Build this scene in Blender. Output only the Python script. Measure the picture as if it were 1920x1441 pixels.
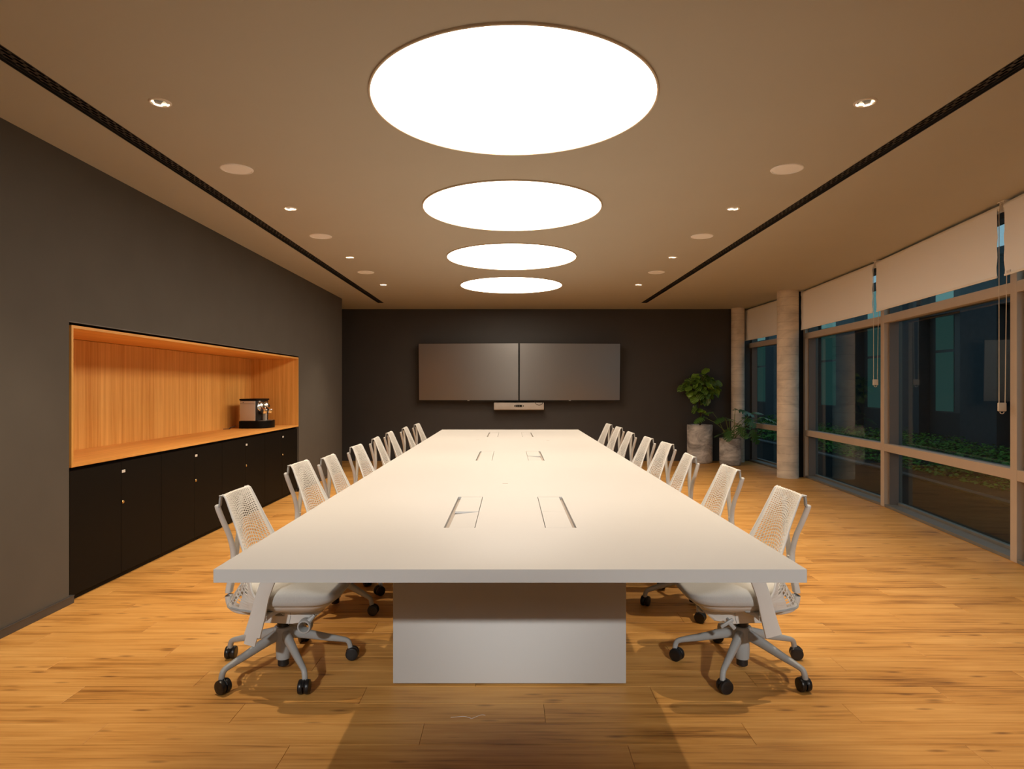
import bpy, bmesh, math, random
from mathutils import Vector, Matrix
random.seed(7)
PI = math.pi
scene = bpy.context.scene
C = scene.collection
for o in list(bpy.data.objects):
    bpy.data.objects.remove(o)

# ------------------------------------------------------------------ camera, world, exposure
F = 1205.0                      # focal length in pixels of the 1920 px wide frame
CAM_Z = 1.29
cam = bpy.data.cameras.new('camera')
cam.sensor_width = 36.0
cam.lens = 36.0 * F / 1920.0
cam.shift_x = 3.5 / 1920.0
cam.shift_y = 6.5 / 1920.0
cam.clip_start = 0.05
cam.clip_end = 200
cam_o = bpy.data.objects.new('camera', cam)
C.objects.link(cam_o)
cam_o.location = (0, 0, CAM_Z)
cam_o.rotation_euler = (PI / 2, 0, 0)
scene.camera = cam_o

scene.view_settings.view_transform = 'Standard'
scene.view_settings.look = 'None'
scene.view_settings.exposure = 0.0
scene.view_settings.gamma = 1.0
scene.view_settings.use_curve_mapping = False
scene.cycles.diffuse_bounces = 6
scene.cycles.transparent_max_bounces = 16

DISC_RGB, DISC_L = (1.0, 0.82, 0.635), 10.6      # glow of the round ceiling panels
SPOT_RGB, SPOT_W = (1.0, 0.80, 0.56), 115.0      # recessed ceiling spots
REAR_RGB, REAR_W = (1.0, 0.98, 0.95), 800.0      # added unseen rear spots, lighting the table front

w = bpy.data.worlds.new('dusk_sky')
scene.world = w
w.use_nodes = True
nt = w.node_tree
nt.nodes.clear()
out = nt.nodes.new('ShaderNodeOutputWorld')
bg = nt.nodes.new('ShaderNodeBackground')
tc = nt.nodes.new('ShaderNodeTexCoord')
sep = nt.nodes.new('ShaderNodeSeparateXYZ')
rmp = nt.nodes.new('ShaderNodeValToRGB')
rmp.color_ramp.elements[0].position = 0.0
rmp.color_ramp.elements[0].color = (0.40, 0.56, 0.68, 1)
rmp.color_ramp.elements[1].position = 1.0
rmp.color_ramp.elements[1].color = (0.20, 0.34, 0.52, 1)
nt.links.new(tc.outputs['Generated'], sep.inputs[0])
nt.links.new(sep.outputs['Z'], rmp.inputs[0])
nt.links.new(rmp.outputs[0], bg.inputs[0])
bg.inputs[1].default_value = 1.0
nt.links.new(bg.outputs[0], out.inputs[0])

# ------------------------------------------------------------------ materials
def new_mat(name):
    m = bpy.data.materials.new(name)
    m.use_nodes = True
    n = m.node_tree
    n.nodes.clear()
    o = n.nodes.new('ShaderNodeOutputMaterial')
    b = n.nodes.new('ShaderNodeBsdfPrincipled')
    n.links.new(b.outputs[0], o.inputs[0])
    return m, n, b, o

def N(n, t, **kw):
    x = n.nodes.new('ShaderNode' + t)
    for k, v in kw.items():
        setattr(x, k, v)
    return x

def math_(n, op, a, b=None):
    x = N(n, 'Math', operation=op)
    for i, v in enumerate((a, b)):
        if v is None:
            continue
        if isinstance(v, (int, float)):
            x.inputs[i].default_value = v
        else:
            n.links.new(v, x.inputs[i])
    return x.outputs[0]

def plain(name, rgb, rough=0.5, metal=0.0, var=0.06, vscale=9.0, spec=0.5, bump=0.0, bscale=300.0, coat=0.0):
    """a painted / moulded surface: one colour with a faint procedural unevenness"""
    m, n, b, o = new_mat(name)
    pos = N(n, 'TexCoord')
    nz = N(n, 'TexNoise')
    nz.inputs['Scale'].default_value = vscale
    nz.inputs['Detail'].default_value = 4
    n.links.new(pos.outputs['Object'], nz.inputs['Vector'])
    r = N(n, 'ValToRGB')
    r.color_ramp.elements[0].position = 0.3
    r.color_ramp.elements[1].position = 0.7
    r.color_ramp.elements[0].color = tuple(c * (1 - var) for c in rgb) + (1,)
    r.color_ramp.elements[1].color = tuple(min(1, c * (1 + var)) for c in rgb) + (1,)
    n.links.new(nz.outputs['Fac'], r.inputs[0])
    n.links.new(r.outputs[0], b.inputs['Base Color'])
    b.inputs['Roughness'].default_value = rough
    b.inputs['Metallic'].default_value = metal
    b.inputs['Specular IOR Level'].default_value = spec
    b.inputs['Coat Weight'].default_value = coat
    if bump:
        n2 = N(n, 'TexNoise')
        n2.inputs['Scale'].default_value = bscale
        n.links.new(pos.outputs['Object'], n2.inputs['Vector'])
        bp = N(n, 'Bump')
        bp.inputs['Strength'].default_value = bump
        bp.inputs['Distance'].default_value = 0.002
        n.links.new(n2.outputs['Fac'], bp.inputs['Height'])
        n.links.new(bp.outputs[0], b.inputs['Normal'])
    return m

def glow(name, rgb, strength):
    m = bpy.data.materials.new(name)
    m.use_nodes = True
    n = m.node_tree
    n.nodes.clear()
    o = n.nodes.new('ShaderNodeOutputMaterial')
    e = n.nodes.new('ShaderNodeEmission')
    e.inputs[0].default_value = tuple(rgb) + (1,)
    e.inputs[1].default_value = strength
    n.links.new(e.outputs[0], o.inputs[0])
    return m

def glass_mat():
    """thin pane: clear straight through, mirror-like by Fresnel"""
    m = bpy.data.materials.new('window_glass')
    m.use_nodes = True
    n = m.node_tree
    n.nodes.clear()
    o = n.nodes.new('ShaderNodeOutputMaterial')
    mix = n.nodes.new('ShaderNodeMixShader')
    fr = n.nodes.new('ShaderNodeFresnel')
    # same reflectance on the way in and on the way out of the pane
    ge = n.nodes.new('ShaderNodeNewGeometry')
    io = n.nodes.new('ShaderNodeMapRange')
    io.inputs[3].default_value = 1.5
    io.inputs[4].default_value = 1.0 / 1.5
    n.links.new(ge.outputs['Backfacing'], io.inputs[0])
    n.links.new(io.outputs[0], fr.inputs[0])
    tr = n.nodes.new('ShaderNodeBsdfTransparent')
    tr.inputs[0].default_value = (0.80, 0.90, 0.88, 1)
    gl = n.nodes.new('ShaderNodeBsdfGlossy')
    gl.inputs['Roughness'].default_value = 0.0
    n.links.new(fr.outputs[0], mix.inputs[0])
    n.links.new(tr.outputs[0], mix.inputs[1])
    n.links.new(gl.outputs[0], mix.inputs[2])
    n.links.new(mix.outputs[0], o.inputs[0])
    return m

def streak_wood(name, axis, dark, light, stretch=22.0, scale=1.0, rough=0.45, bump=0.15):
    """wood with its grain running along one world axis"""
    m, n, b, o = new_mat(name)
    g = N(n, 'NewGeometry')
    mp = N(n, 'Mapping')
    s = [stretch * scale] * 3
    s['xyz'.index(axis)] = 0.9 * scale
    mp.inputs['Scale'].default_value = s
    n.links.new(g.outputs['Position'], mp.inputs['Vector'])
    a = N(n, 'TexNoise')
    a.inputs['Scale'].default_value = 1.0
    a.inputs['Detail'].default_value = 8
    a.inputs['Roughness'].default_value = 0.62
    a.inputs['Distortion'].default_value = 0.35
    n.links.new(mp.outputs[0], a.inputs['Vector'])
    mp2 = N(n, 'Mapping')
    s2 = [3.3 * scale] * 3
    s2['xyz'.index(axis)] = 0.25
    mp2.inputs['Scale'].default_value = s2
    n.links.new(g.outputs['Position'], mp2.inputs['Vector'])
    c = N(n, 'TexNoise')
    c.inputs['Scale'].default_value = 1.0
    c.inputs['Detail'].default_value = 3
    n.links.new(mp2.outputs[0], c.inputs['Vector'])
    f = math_(n, 'ADD', math_(n, 'MULTIPLY', a.outputs['Fac'], 0.7), math_(n, 'MULTIPLY', c.outputs['Fac'], 0.3))
    r = N(n, 'ValToRGB')
    r.color_ramp.elements[0].position = 0.34
    r.color_ramp.elements[1].position = 0.66
    r.color_ramp.elements[0].color = tuple(dark) + (1,)
    r.color_ramp.elements[1].color = tuple(light) + (1,)
    n.links.new(f, r.inputs[0])
    n.links.new(r.outputs[0], b.inputs['Base Color'])
    b.inputs['Roughness'].default_value = rough
    bp = N(n, 'Bump')
    bp.inputs['Strength'].default_value = bump
    bp.inputs['Distance'].default_value = 0.001
    n.links.new(a.outputs['Fac'], bp.inputs['Height'])
    n.links.new(bp.outputs[0], b.inputs['Normal'])
    return m

PW, PL, PYO = 0.152, 1.22, 0.044           # floor plank width, length, row offset
def plank_mat():
    m, n, b, o = new_mat('oak_floor_planks')
    g = N(n, 'NewGeometry')
    sp = N(n, 'SeparateXYZ')
    n.links.new(g.outputs['Position'], sp.inputs[0])
    x, y = sp.outputs['X'], sp.outputs['Y']
    row = math_(n, 'FLOOR', math_(n, 'DIVIDE', math_(n, 'SUBTRACT', y, PYO), PW))
    shift = math_(n, 'MULTIPLY', math_(n, 'FRACT', math_(n, 'MULTIPLY', row, 0.618)), PL)
    idx = math_(n, 'FLOOR', math_(n, 'DIVIDE', math_(n, 'ADD', x, shift), PL))
    key = N(n, 'CombineXYZ')
    n.links.new(row, key.inputs[0])
    n.links.new(idx, key.inputs[1])
    wn = N(n, 'TexWhiteNoise', noise_dimensions='3D')
    n.links.new(key.outputs[0], wn.inputs['Vector'])
    tone = wn.outputs['Value']
    vec = N(n, 'CombineXYZ')
    n.links.new(math_(n, 'ADD', math_(n, 'MULTIPLY', x, 1.6), math_(n, 'MULTIPLY', tone, 40.0)), vec.inputs[0])
    n.links.new(math_(n, 'MULTIPLY', y, 52.0), vec.inputs[1])
    n.links.new(math_(n, 'MULTIPLY', tone, 17.0), vec.inputs[2])
    a = N(n, 'TexNoise')
    a.inputs['Scale'].default_value = 1.0
    a.inputs['Detail'].default_value = 9
    a.inputs['Roughness'].default_value = 0.66
    a.inputs['Distortion'].default_value = 0.6
    n.links.new(vec.outputs[0], a.inputs['Vector'])
    # broad clouds of lighter and darker wood
    vec2 = N(n, 'CombineXYZ')
    n.links.new(math_(n, 'ADD', math_(n, 'MULTIPLY', x, 2.2), math_(n, 'MULTIPLY', tone, 9.0)), vec2.inputs[0])
    n.links.new(math_(n, 'MULTIPLY', y, 9.0), vec2.inputs[1])
    c = N(n, 'TexNoise')
    c.inputs['Scale'].default_value = 1.0
    c.inputs['Detail'].default_value = 3
    n.links.new(vec2.outputs[0], c.inputs['Vector'])
    f = math_(n, 'ADD', math_(n, 'MULTIPLY', a.outputs['Fac'], 0.62), math_(n, 'MULTIPLY', c.outputs['Fac'], 0.38))
    f = math_(n, 'ADD', f, math_(n, 'MULTIPLY', math_(n, 'SUBTRACT', tone, 0.5), 0.10))
    r = N(n, 'ValToRGB')
    e = r.color_ramp.elements
    e[0].position = 0.33
    e[0].color = (0.24, 0.098, 0.018, 1)
    e[1].position = 0.68
    e[1].color = (0.78, 0.44, 0.138, 1)
    k = e.new(0.46)
    k.color = (0.59, 0.290, 0.070, 1)
    n.links.new(f, r.inputs[0])
    # small dark knots and checks, drawn out along the grain
    vec3 = N(n, 'CombineXYZ')
    n.links.new(math_(n, 'ADD', math_(n, 'MULTIPLY', x, 3.4), math_(n, 'MULTIPLY', tone, 23.0)), vec3.inputs[0])
    n.links.new(math_(n, 'MULTIPLY', y, 15.0), vec3.inputs[1])
    vo = N(n, 'TexVoronoi')
    vo.inputs['Scale'].default_value = 1.0
    n.links.new(vec3.outputs[0], vo.inputs['Vector'])
    kr = N(n, 'ValToRGB')
    kr.color_ramp.elements[0].position = 0.035
    kr.color_ramp.elements[0].color = (0.32, 0.26, 0.22, 1)
    kr.color_ramp.elements[1].position = 0.17
    kr.color_ramp.elements[1].color = (1, 1, 1, 1)
    n.links.new(vo.outputs['Distance'], kr.inputs[0])
    mx = N(n, 'Mix', data_type='RGBA', blend_type='MULTIPLY')
    mx.inputs[0].default_value = 0.85
    n.links.new(r.outputs[0], mx.inputs[6])
    n.links.new(kr.outputs[0], mx.inputs[7])
    n.links.new(mx.outputs[2], b.inputs['Base Color'])
    b.inputs['Roughness'].default_value = 0.46
    b.inputs['Specular IOR Level'].default_value = 0.42
    bp = N(n, 'Bump')
    bp.inputs['Strength'].default_value = 0.12
    bp.inputs['Distance'].default_value = 0.001
    n.links.new(a.outputs['Fac'], bp.inputs['Height'])
    n.links.new(bp.outputs[0], b.inputs['Normal'])
    return m

def concrete(name, a, bcol, zlines=False, rough=0.8, mscale=2.2):
    """bare concrete: cloudy tone, pores and, on the columns, the rings the paper tube left"""
    m, n, b, o = new_mat(name)
    g = N(n, 'NewGeometry')
    t = N(n, 'TexNoise')
    t.inputs['Scale'].default_value = mscale
    t.inputs['Detail'].default_value = 9
    t.inputs['Roughness'].default_value = 0.65
    t.inputs['Distortion'].default_value = 0.8
    mp = N(n, 'Mapping')
    mp.inputs['Scale'].default_value = (1.0, 1.0, 1.9)
    n.links.new(g.outputs['Position'], mp.inputs[0])
    n.links.new(mp.outputs[0], t.inputs['Vector'])
    r = N(n, 'ValToRGB')
    r.color_ramp.elements[0].position = 0.36
    r.color_ramp.elements[1].position = 0.62
    r.color_ramp.elements[0].color = tuple(a) + (1,)
    r.color_ramp.elements[1].color = tuple(bcol) + (1,)
    n.links.new(t.outputs['Fac'], r.inputs[0])
    col = r.outputs[0]
    if zlines:
        sp = N(n, 'SeparateXYZ')
        n.links.new(g.outputs['Position'], sp.inputs[0])
        t2 = N(n, 'TexNoise')
        t2.inputs['Scale'].default_value = 4.0
        n.links.new(g.outputs['Position'], t2.inputs['Vector'])
        zz = math_(n, 'ADD', sp.outputs['Z'], math_(n, 'MULTIPLY', t2.outputs['Fac'], 0.012))
        fr = math_(n, 'FRACT', math_(n, 'MULTIPLY', zz, 8.5))
        ln = math_(n, 'LESS_THAN', fr, 0.05)
        t3 = N(n, 'TexNoise')
        t3.inputs['Scale'].default_value = 14.0
        n.links.new(g.outputs['Position'], t3.inputs['Vector'])
        ln = math_(n, 'MULTIPLY', ln, math_(n, 'MULTIPLY', t3.outputs['Fac'], 0.55))
        mx = N(n, 'Mix', data_type='RGBA')
        n.links.new(ln, mx.inputs[0])
        n.links.new(col, mx.inputs[6])
        mx.inputs[7].default_value = (0.10, 0.075, 0.05, 1)
        col = mx.outputs[2]
    n.links.new(col, b.inputs['Base Color'])
    b.inputs['Roughness'].default_value = rough
    bp = N(n, 'Bump')
    bp.inputs['Strength'].default_value = 0.25
    bp.inputs['Distance'].default_value = 0.004
    n.links.new(t.outputs['Fac'], bp.inputs['Height'])
    n.links.new(bp.outputs[0], b.inputs['Normal'])
    return m

def leaf_mat(name, dark, light, vein):
    m, n, b, o = new_mat(name)
    tcn = N(n, 'TexCoord')
    wv = N(n, 'TexWave', wave_type='BANDS', bands_direction='DIAGONAL')
    wv.inputs['Scale'].default_value = 14.0
    wv.inputs['Distortion'].default_value = 1.4
    n.links.new(tcn.outputs['Object'], wv.inputs['Vector'])
    oi = N(n, 'ObjectInfo')
    r0 = N(n, 'ValToRGB')
    r0.color_ramp.elements[0].color = tuple(dark) + (1,)
    r0.color_ramp.elements[1].color = tuple(light) + (1,)
    n.links.new(oi.outputs['Random'], r0.inputs[0])
    r1 = N(n, 'ValToRGB')
    r1.color_ramp.elements[0].position = 0.86
    r1.color_ramp.elements[1].position = 0.97
    n.links.new(wv.outputs['Fac'], r1.inputs[0])
    mx = N(n, 'Mix', data_type='RGBA')
    n.links.new(r1.outputs[0], mx.inputs[0])
    n.links.new(r0.outputs[0], mx.inputs[6])
    mx.inputs[7].default_value = tuple(vein) + (1,)
    n.links.new(mx.outputs[2], b.inputs['Base Color'])
    b.inputs['Roughness'].default_value = 0.38
    return m

M = {}
M['ceiling'] = plain('ceiling_paint', (0.49, 0.455, 0.375), 0.9, var=0.015, vscale=1.5)
M['wall'] = plain('charcoal_wall_paint', (0.104, 0.094, 0.083), 0.75, spec=0.12, var=0.04, vscale=3.0, bump=0.05, bscale=180)
M['wall_pale'] = plain('pale_wall_paint', (0.78, 0.78, 0.77), 0.9, var=0.02)  # for the unseen rear wall, made pale to bounce neutral light
M['wall_far'] = plain('black_wall_paint', (0.046, 0.041, 0.038), 0.48, var=0.04, vscale=3.0)
M['black'] = plain('black_lacquer', (0.0045, 0.0038, 0.003), 0.55, var=0.05, spec=0.12)
M['void'] = plain('black_reveal', (0.004, 0.004, 0.004), 0.9)
M['trimgrey'] = plain('grey_reveal_strip', (0.16, 0.15, 0.14), 0.45)
M['baseboard'] = plain('charcoal_baseboard', (0.055, 0.048, 0.045), 0.4)
M['table'] = plain('white_laminate', (0.47, 0.462, 0.445), 0.6, spec=0.1, var=0.008, vscale=2.0)
M['table_dark'] = plain('hatch_shade_brown', (0.30, 0.26, 0.22), 0.7)  # shade of the white hatch interior painted in; also on thin table strips
M['plank'] = plank_mat()
M['sub'] = plain('screed', (0.05, 0.035, 0.02), 0.9)
M['niche_back'] = streak_wood('niche_veneer_upright', 'z', (0.62, 0.275, 0.047), (0.90, 0.53, 0.155), 30.0)
M['niche_long'] = streak_wood('niche_veneer_lengthwise', 'y', (0.66, 0.30, 0.06), (0.86, 0.45, 0.12), 24.0)
M['chair_white'] = plain('chair_white_plastic', (0.60, 0.59, 0.56), 0.42, var=0.02)
M['chair_mesh'] = plain('chair_white_elastomer', (0.64, 0.625, 0.585), 0.5, var=0.02)
M['chair_grey'] = plain('chair_fog_grey', (0.36, 0.375, 0.375), 0.42, var=0.02)
M['fabric'] = plain('seat_light_grey_fabric', (0.47, 0.47, 0.455), 0.95, var=0.05, vscale=260, bump=0.35, bscale=900)
M['rubber'] = plain('black_caster_rubber', (0.008, 0.008, 0.009), 0.35, var=0.05)
M['rubber_matt'] = plain('black_plastic', (0.012, 0.011, 0.011), 0.5)
M['chrome'] = plain('chrome', (0.85, 0.83, 0.80), 0.13, 1.0, var=0.01)
M['brass'] = plain('brass_lock', (0.80, 0.58, 0.28), 0.25, 1.0)
M['steel'] = plain('brushed_steel', (0.62, 0.60, 0.56), 0.35, 1.0, var=0.03)
M['silver'] = plain('silver_plastic', (0.50, 0.47, 0.43), 0.4, 0.2, var=0.02)
M['tag'] = plain('white_label', (0.75, 0.73, 0.70), 0.5)
M['tagred'] = plain('red_print', (0.45, 0.08, 0.06), 0.6)
M['screen'] = plain('dark_screen', (0.046, 0.039, 0.037), 0.31, var=0.01, spec=0.7)
M['screen'].node_tree.nodes['Principled BSDF'].inputs['IOR'].default_value = 2.5
M['bezel'] = plain('screen_bezel', (0.010, 0.009, 0.009), 0.4)
M['bar'] = plain('camera_bar_shell', (0.52, 0.47, 0.42), 0.55)
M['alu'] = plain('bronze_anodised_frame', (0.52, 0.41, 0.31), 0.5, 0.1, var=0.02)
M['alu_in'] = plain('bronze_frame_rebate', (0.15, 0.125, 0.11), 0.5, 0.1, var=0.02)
M['sillm'] = plain('grey_sill', (0.20, 0.19, 0.17), 0.5, 0.3)
M['glass'] = glass_mat()
M['blind'] = plain('cream_blind_fabric', (0.95, 0.94, 0.93), 0.9, var=0.008, vscale=600)
M['blind_tube'] = plain('cream_blind_tube', (0.92, 0.88, 0.82), 0.7, var=0.01)
M['cord'] = plain('cream_cord', (0.70, 0.60, 0.47), 0.6)
M['column'] = concrete('bare_concrete', (0.58, 0.51, 0.42), (0.80, 0.71, 0.59), True)
M['pot'] = concrete('planter_concrete', (0.27, 0.25, 0.235), (0.74, 0.70, 0.66), False, 0.75, 3.6)
M['soil'] = plain('potting_soil', (0.02, 0.013, 0.008), 0.95, var=0.4, vscale=90)
M['leafA'] = leaf_mat('round_leaf_green', (0.024, 0.072, 0.008), (0.165, 0.320, 0.026), (0.24, 0.36, 0.07))
M['leafB'] = leaf_mat('split_leaf_green', (0.022, 0.070, 0.020), (0.075, 0.175, 0.030), (0.08, 0.18, 0.04))
M['stemA'] = plain('woody_stem', (0.075, 0.055, 0.03), 0.8)
M['stemB'] = plain('green_stalk', (0.16, 0.22, 0.05), 0.5)
M['grille'] = plain('black_diffuser', (0.022, 0.018, 0.015), 0.4)
M['plate'] = plain('dark_perforated_steel', (0.050, 0.040, 0.032), 0.35)
M['speaker'] = plain('speaker_grille_white', (0.93, 0.92, 0.90), 0.8, var=0.03, vscale=700)
M['speaker_rim'] = plain('speaker_rim_white', (0.94, 0.93, 0.91), 0.5)
M['lamp_trim'] = plain('spot_trim_white', (0.85, 0.78, 0.68), 0.5)
M['reflector'] = plain('grey_spot_reflector', (0.10, 0.085, 0.07), 0.5)
M['disc'] = glow('panel_glow', DISC_RGB, DISC_L)
M['disc_fill'] = glow('added_fill_glow', (1.0, 0.97, 0.93), 6.0)  # glow of the added rear fill panel
M['disc_rim'] = plain('panel_rim', (0.66, 0.55, 0.42), 0.5)
M['lens'] = glow('spot_lens_glow', (1.0, 0.86, 0.66), 7.0)
M['led'] = glow('standby_light', (1.0, 0.95, 0.9), 0.8)
M['paving'] = plain('dark_paving', (0.004, 0.004, 0.004), 0.9, spec=0.1, var=0.25, vscale=3)  # near-black matt paving
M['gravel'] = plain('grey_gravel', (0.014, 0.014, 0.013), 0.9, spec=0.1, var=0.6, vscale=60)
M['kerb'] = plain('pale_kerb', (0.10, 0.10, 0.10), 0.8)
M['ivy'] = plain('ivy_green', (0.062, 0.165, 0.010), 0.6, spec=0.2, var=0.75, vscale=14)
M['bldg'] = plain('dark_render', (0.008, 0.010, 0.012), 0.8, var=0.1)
M['bldg_col'] = plain('blue_grey_concrete', (0.014, 0.020, 0.026), 0.8, var=0.2)
M['bldg_frame'] = plain('black_steel', (0.008, 0.009, 0.010), 0.5)
M['teal'] = glow('lit_frosted_pane', (0.30, 0.82, 0.78), 0.062)
M['teal_top'] = glow('sky_glow_upper_pane', (0.45, 0.86, 0.90), 0.30)  # sky brightness on the upper panes put in as glow
M['thread'] = plain('white_thread', (0.8, 0.78, 0.74), 0.8)

# ------------------------------------------------------------------ geometry helpers
def bm_new():
    return bmesh.new()

def box(bm, x0, x1, y0, y1, z0, z1, bev=0.0, seg=2, mat=None):
    vs = [bm.verts.new((x, y, z)) for x in (x0, x1) for y in (y0, y1) for z in (z0, z1)]
    idx = [(0, 1, 3, 2), (4, 6, 7, 5), (0, 4, 5, 1), (2, 3, 7, 6), (0, 2, 6, 4), (1, 5, 7, 3)]
    fs = [bm.faces.new([vs[i] for i in q]) for q in idx]
    if bev:
        es = list({e for f in fs for e in f.edges})
        r = bmesh.ops.bevel(bm, geom=es, offset=bev, segments=seg, profile=0.5, affect='EDGES')
        vs = list({v for f in r['faces'] for v in f.verts} | {v for v in vs if v.is_valid})
    if mat is not None:
        bmesh.ops.transform(bm, matrix=mat, verts=[v for v in vs if v.is_valid])
    return vs

def ring_faces(bm, a, b):
    k = len(a)
    for i in range(k):
        bm.faces.new((a[i], a[(i + 1) % k], b[(i + 1) % k], b[i]))

def lathe(bm, prof, seg=32, mat=None, cap0=False, cap1=False):
    """prof: list of (r, z)"""
    rings = []
    for r, z in prof:
        ring = []
        for i in range(seg):
            a = 2 * PI * i / seg
            p = Vector((r * math.cos(a), r * math.sin(a), z))
            ring.append(bm.verts.new(mat @ p if mat else p))
        rings.append(ring)
    for a, b in zip(rings, rings[1:]):
        ring_faces(bm, a, b)
    if cap0:
        bm.faces.new(list(reversed(rings[0])))
    if cap1:
        bm.faces.new(rings[-1])
    return rings

def frame_at(t, up=Vector((0, 0, 1))):
    t = t.normalized()
    s = t.cross(up)
    if s.length < 1e-3:
        s = t.cross(Vector((0, 1, 0)))
    s.normalize()
    u = s.cross(t).normalized()
    return s, u

def tube(bm, pts, radii, seg=8, up=Vector((0, 0, 1)), caps=True, power=2.0):
    """a swept bar; radii entries are r or (side, up)"""
    pts = [Vector(p) for p in pts]
    rings = []
    for i, p in enumerate(pts):
        t = pts[min(i + 1, len(pts) - 1)] - pts[max(i - 1, 0)]
        s, u = frame_at(t, up)
        r = radii[i] if isinstance(radii, list) else radii
        ra, rb = r if isinstance(r, (list, tuple)) else (r, r)
        ring = []
        for k in range(seg):
            a = 2 * PI * k / seg
            ca, sa = math.cos(a), math.sin(a)
            if power != 2.0:
                ca = math.copysign(abs(ca) ** (2 / power), ca)
                sa = math.copysign(abs(sa) ** (2 / power), sa)
            ring.append(bm.verts.new(p + s * ra * ca + u * rb * sa))
        rings.append(ring)
    for a, b in zip(rings, rings[1:]):
        ring_faces(bm, a, b)
    if caps:
        bm.faces.new(list(reversed(rings[0])))
        bm.faces.new(rings[-1])

def smooth_path(pts, k=5):
    """Catmull-Rom through points"""
    pts = [Vector(p) for p in pts]
    out = []
    for i in range(len(pts) - 1):
        p0, p1, p2, p3 = pts[max(i - 1, 0)], pts[i], pts[i + 1], pts[min(i + 2, len(pts) - 1)]
        for j in range(k):
            t = j / k
            out.append(0.5 * ((2 * p1) + (p2 - p0) * t + (2 * p0 - 5 * p1 + 4 * p2 - p3) * t * t + (3 * p1 - p0 - 3 * p2 + p3) * t ** 3))
    out.append(pts[-1])
    return out

def interp(keys, t):
    for (t0, a), (t1, b) in zip(keys, keys[1:]):
        if t <= t1:
            f = max(0.0, min(1.0, (t - t0) / (t1 - t0)))
            f = f * f * (3 - 2 * f) * 0.35 + f * 0.65
            return tuple(x + (y - x) * f for x, y in zip(a, b)) if isinstance(a, tuple) else a + (b - a) * f
    return keys[-1][1]

def prism(bm, poly, z0, z1):
    a = [bm.verts.new((x, y, z0)) for x, y in poly]
    b = [bm.verts.new((x, y, z1)) for x, y in poly]
    ring_faces(bm, a, b)
    bm.faces.new(list(reversed(a)))
    bm.faces.new(b)

def slab_with_holes(bm, x0, x1, y0, y1, z0, z1, holes, to=lambda x, y, z: (x, y, z)):
    """a slab in x/y with rectangular holes right through it"""
    xs = sorted({x0, x1} | {v for h in holes for v in h[:2] if x0 < v < x1})
    ys = sorted({y0, y1} | {v for h in holes for v in h[2:] if y0 < v < y1})
    V = {}
    def v(i, j, z):
        k = (i, j, z)
        if k not in V:
            V[k] = bm.verts.new(to(xs[i], ys[j], z))
        return V[k]
    def solid(i, j):
        if not (0 <= i < len(xs) - 1 and 0 <= j < len(ys) - 1):
            return False
        cx, cy = (xs[i] + xs[i + 1]) / 2, (ys[j] + ys[j + 1]) / 2
        return not any(h[0] < cx < h[1] and h[2] < cy < h[3] for h in holes)
    for i in range(len(xs) - 1):
        for j in range(len(ys) - 1):
            if not solid(i, j):
                continue
            bm.faces.new((v(i, j, z1), v(i + 1, j, z1), v(i + 1, j + 1, z1), v(i, j + 1, z1)))
            bm.faces.new((v(i, j, z0), v(i, j + 1, z0), v(i + 1, j + 1, z0), v(i + 1, j, z0)))
            for di, dj, a, b in ((-1, 0, (i, j + 1), (i, j)), (1, 0, (i + 1, j), (i + 1, j + 1)),
                                 (0, -1, (i, j), (i + 1, j)), (0, 1, (i + 1, j + 1), (i, j + 1))):
                if not solid(i + di, j + dj):
                    bm.faces.new((v(*a, z0), v(*b, z0), v(*b, z1), v(*a, z1)))

def to_mesh(name, bm, mat, smooth=False, angle=35, fix=True):
    if fix:
        bmesh.ops.recalc_face_normals(bm, faces=bm.faces)
    me = bpy.data.meshes.new(name)
    bm.to_mesh(me)
    bm.free()
    me.materials.append(mat)
    if smooth:
        for p in me.polygons:
            p.use_smooth = True
        me.set_sharp_from_angle(angle=math.radians(angle))
    return me

def place(name, me, parent=None, loc=(0, 0, 0), rot=(0, 0, 0), **props):
    o = bpy.data.objects.new(name, me)
    C.objects.link(o)
    o.location = loc
    o.rotation_euler = rot
    if parent is not None:
        o.parent = parent
    for k, v in props.items():
        o[k] = v
    return o

def obj(name, bm, mat, parent=None, smooth=False, angle=35, world=False, fix=True, loc=(0, 0, 0), rot=(0, 0, 0), **props):
    """one mesh object; world=True: geometry was built in world coordinates below an unrotated parent"""
    if world and parent is not None:
        off = Vector(parent.location)
        q = parent.parent
        while q is not None:
            off += Vector(q.location)
            q = q.parent
        bmesh.ops.translate(bm, verts=bm.verts, vec=-off)
    return place(name, to_mesh(name, bm, mat, smooth, angle, fix), parent, loc, rot, **props)

def thing(name, label, cat, loc=(0, 0, 0), rotz=0.0, group=None):
    o = bpy.data.objects.new(name, None)
    C.objects.link(o)
    o.empty_display_size = 0.1
    o.location = loc
    o.rotation_euler = (0, 0, rotz)
    o['label'] = label
    o['category'] = cat
    if group:
        o['group'] = group
    return o

def struct(name, bm, mat, smooth=False, **kw):
    return obj(name, bm, mat, None, smooth, kind='structure', **kw)

def struct_root(name, loc=(0, 0, 0), rotz=0.0):
    o = bpy.data.objects.new(name, None)
    C.objects.link(o)
    o.location = loc
    o.rotation_euler = (0, 0, rotz)
    o['kind'] = 'structure'
    return o

# ------------------------------------------------------------------ room plan
CEIL = 2.685
XL = -2.63                                  # face of the left wall
YB = 11.38                                  # face of the far wall
YR = -3.6                                   # wall behind the camera
FAC = [(3.27, 2.55), (3.735, 4.77), (4.065, 7.02), (4.25, 9.30), (4.215, 11.40)]   # facade line, faceted

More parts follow.
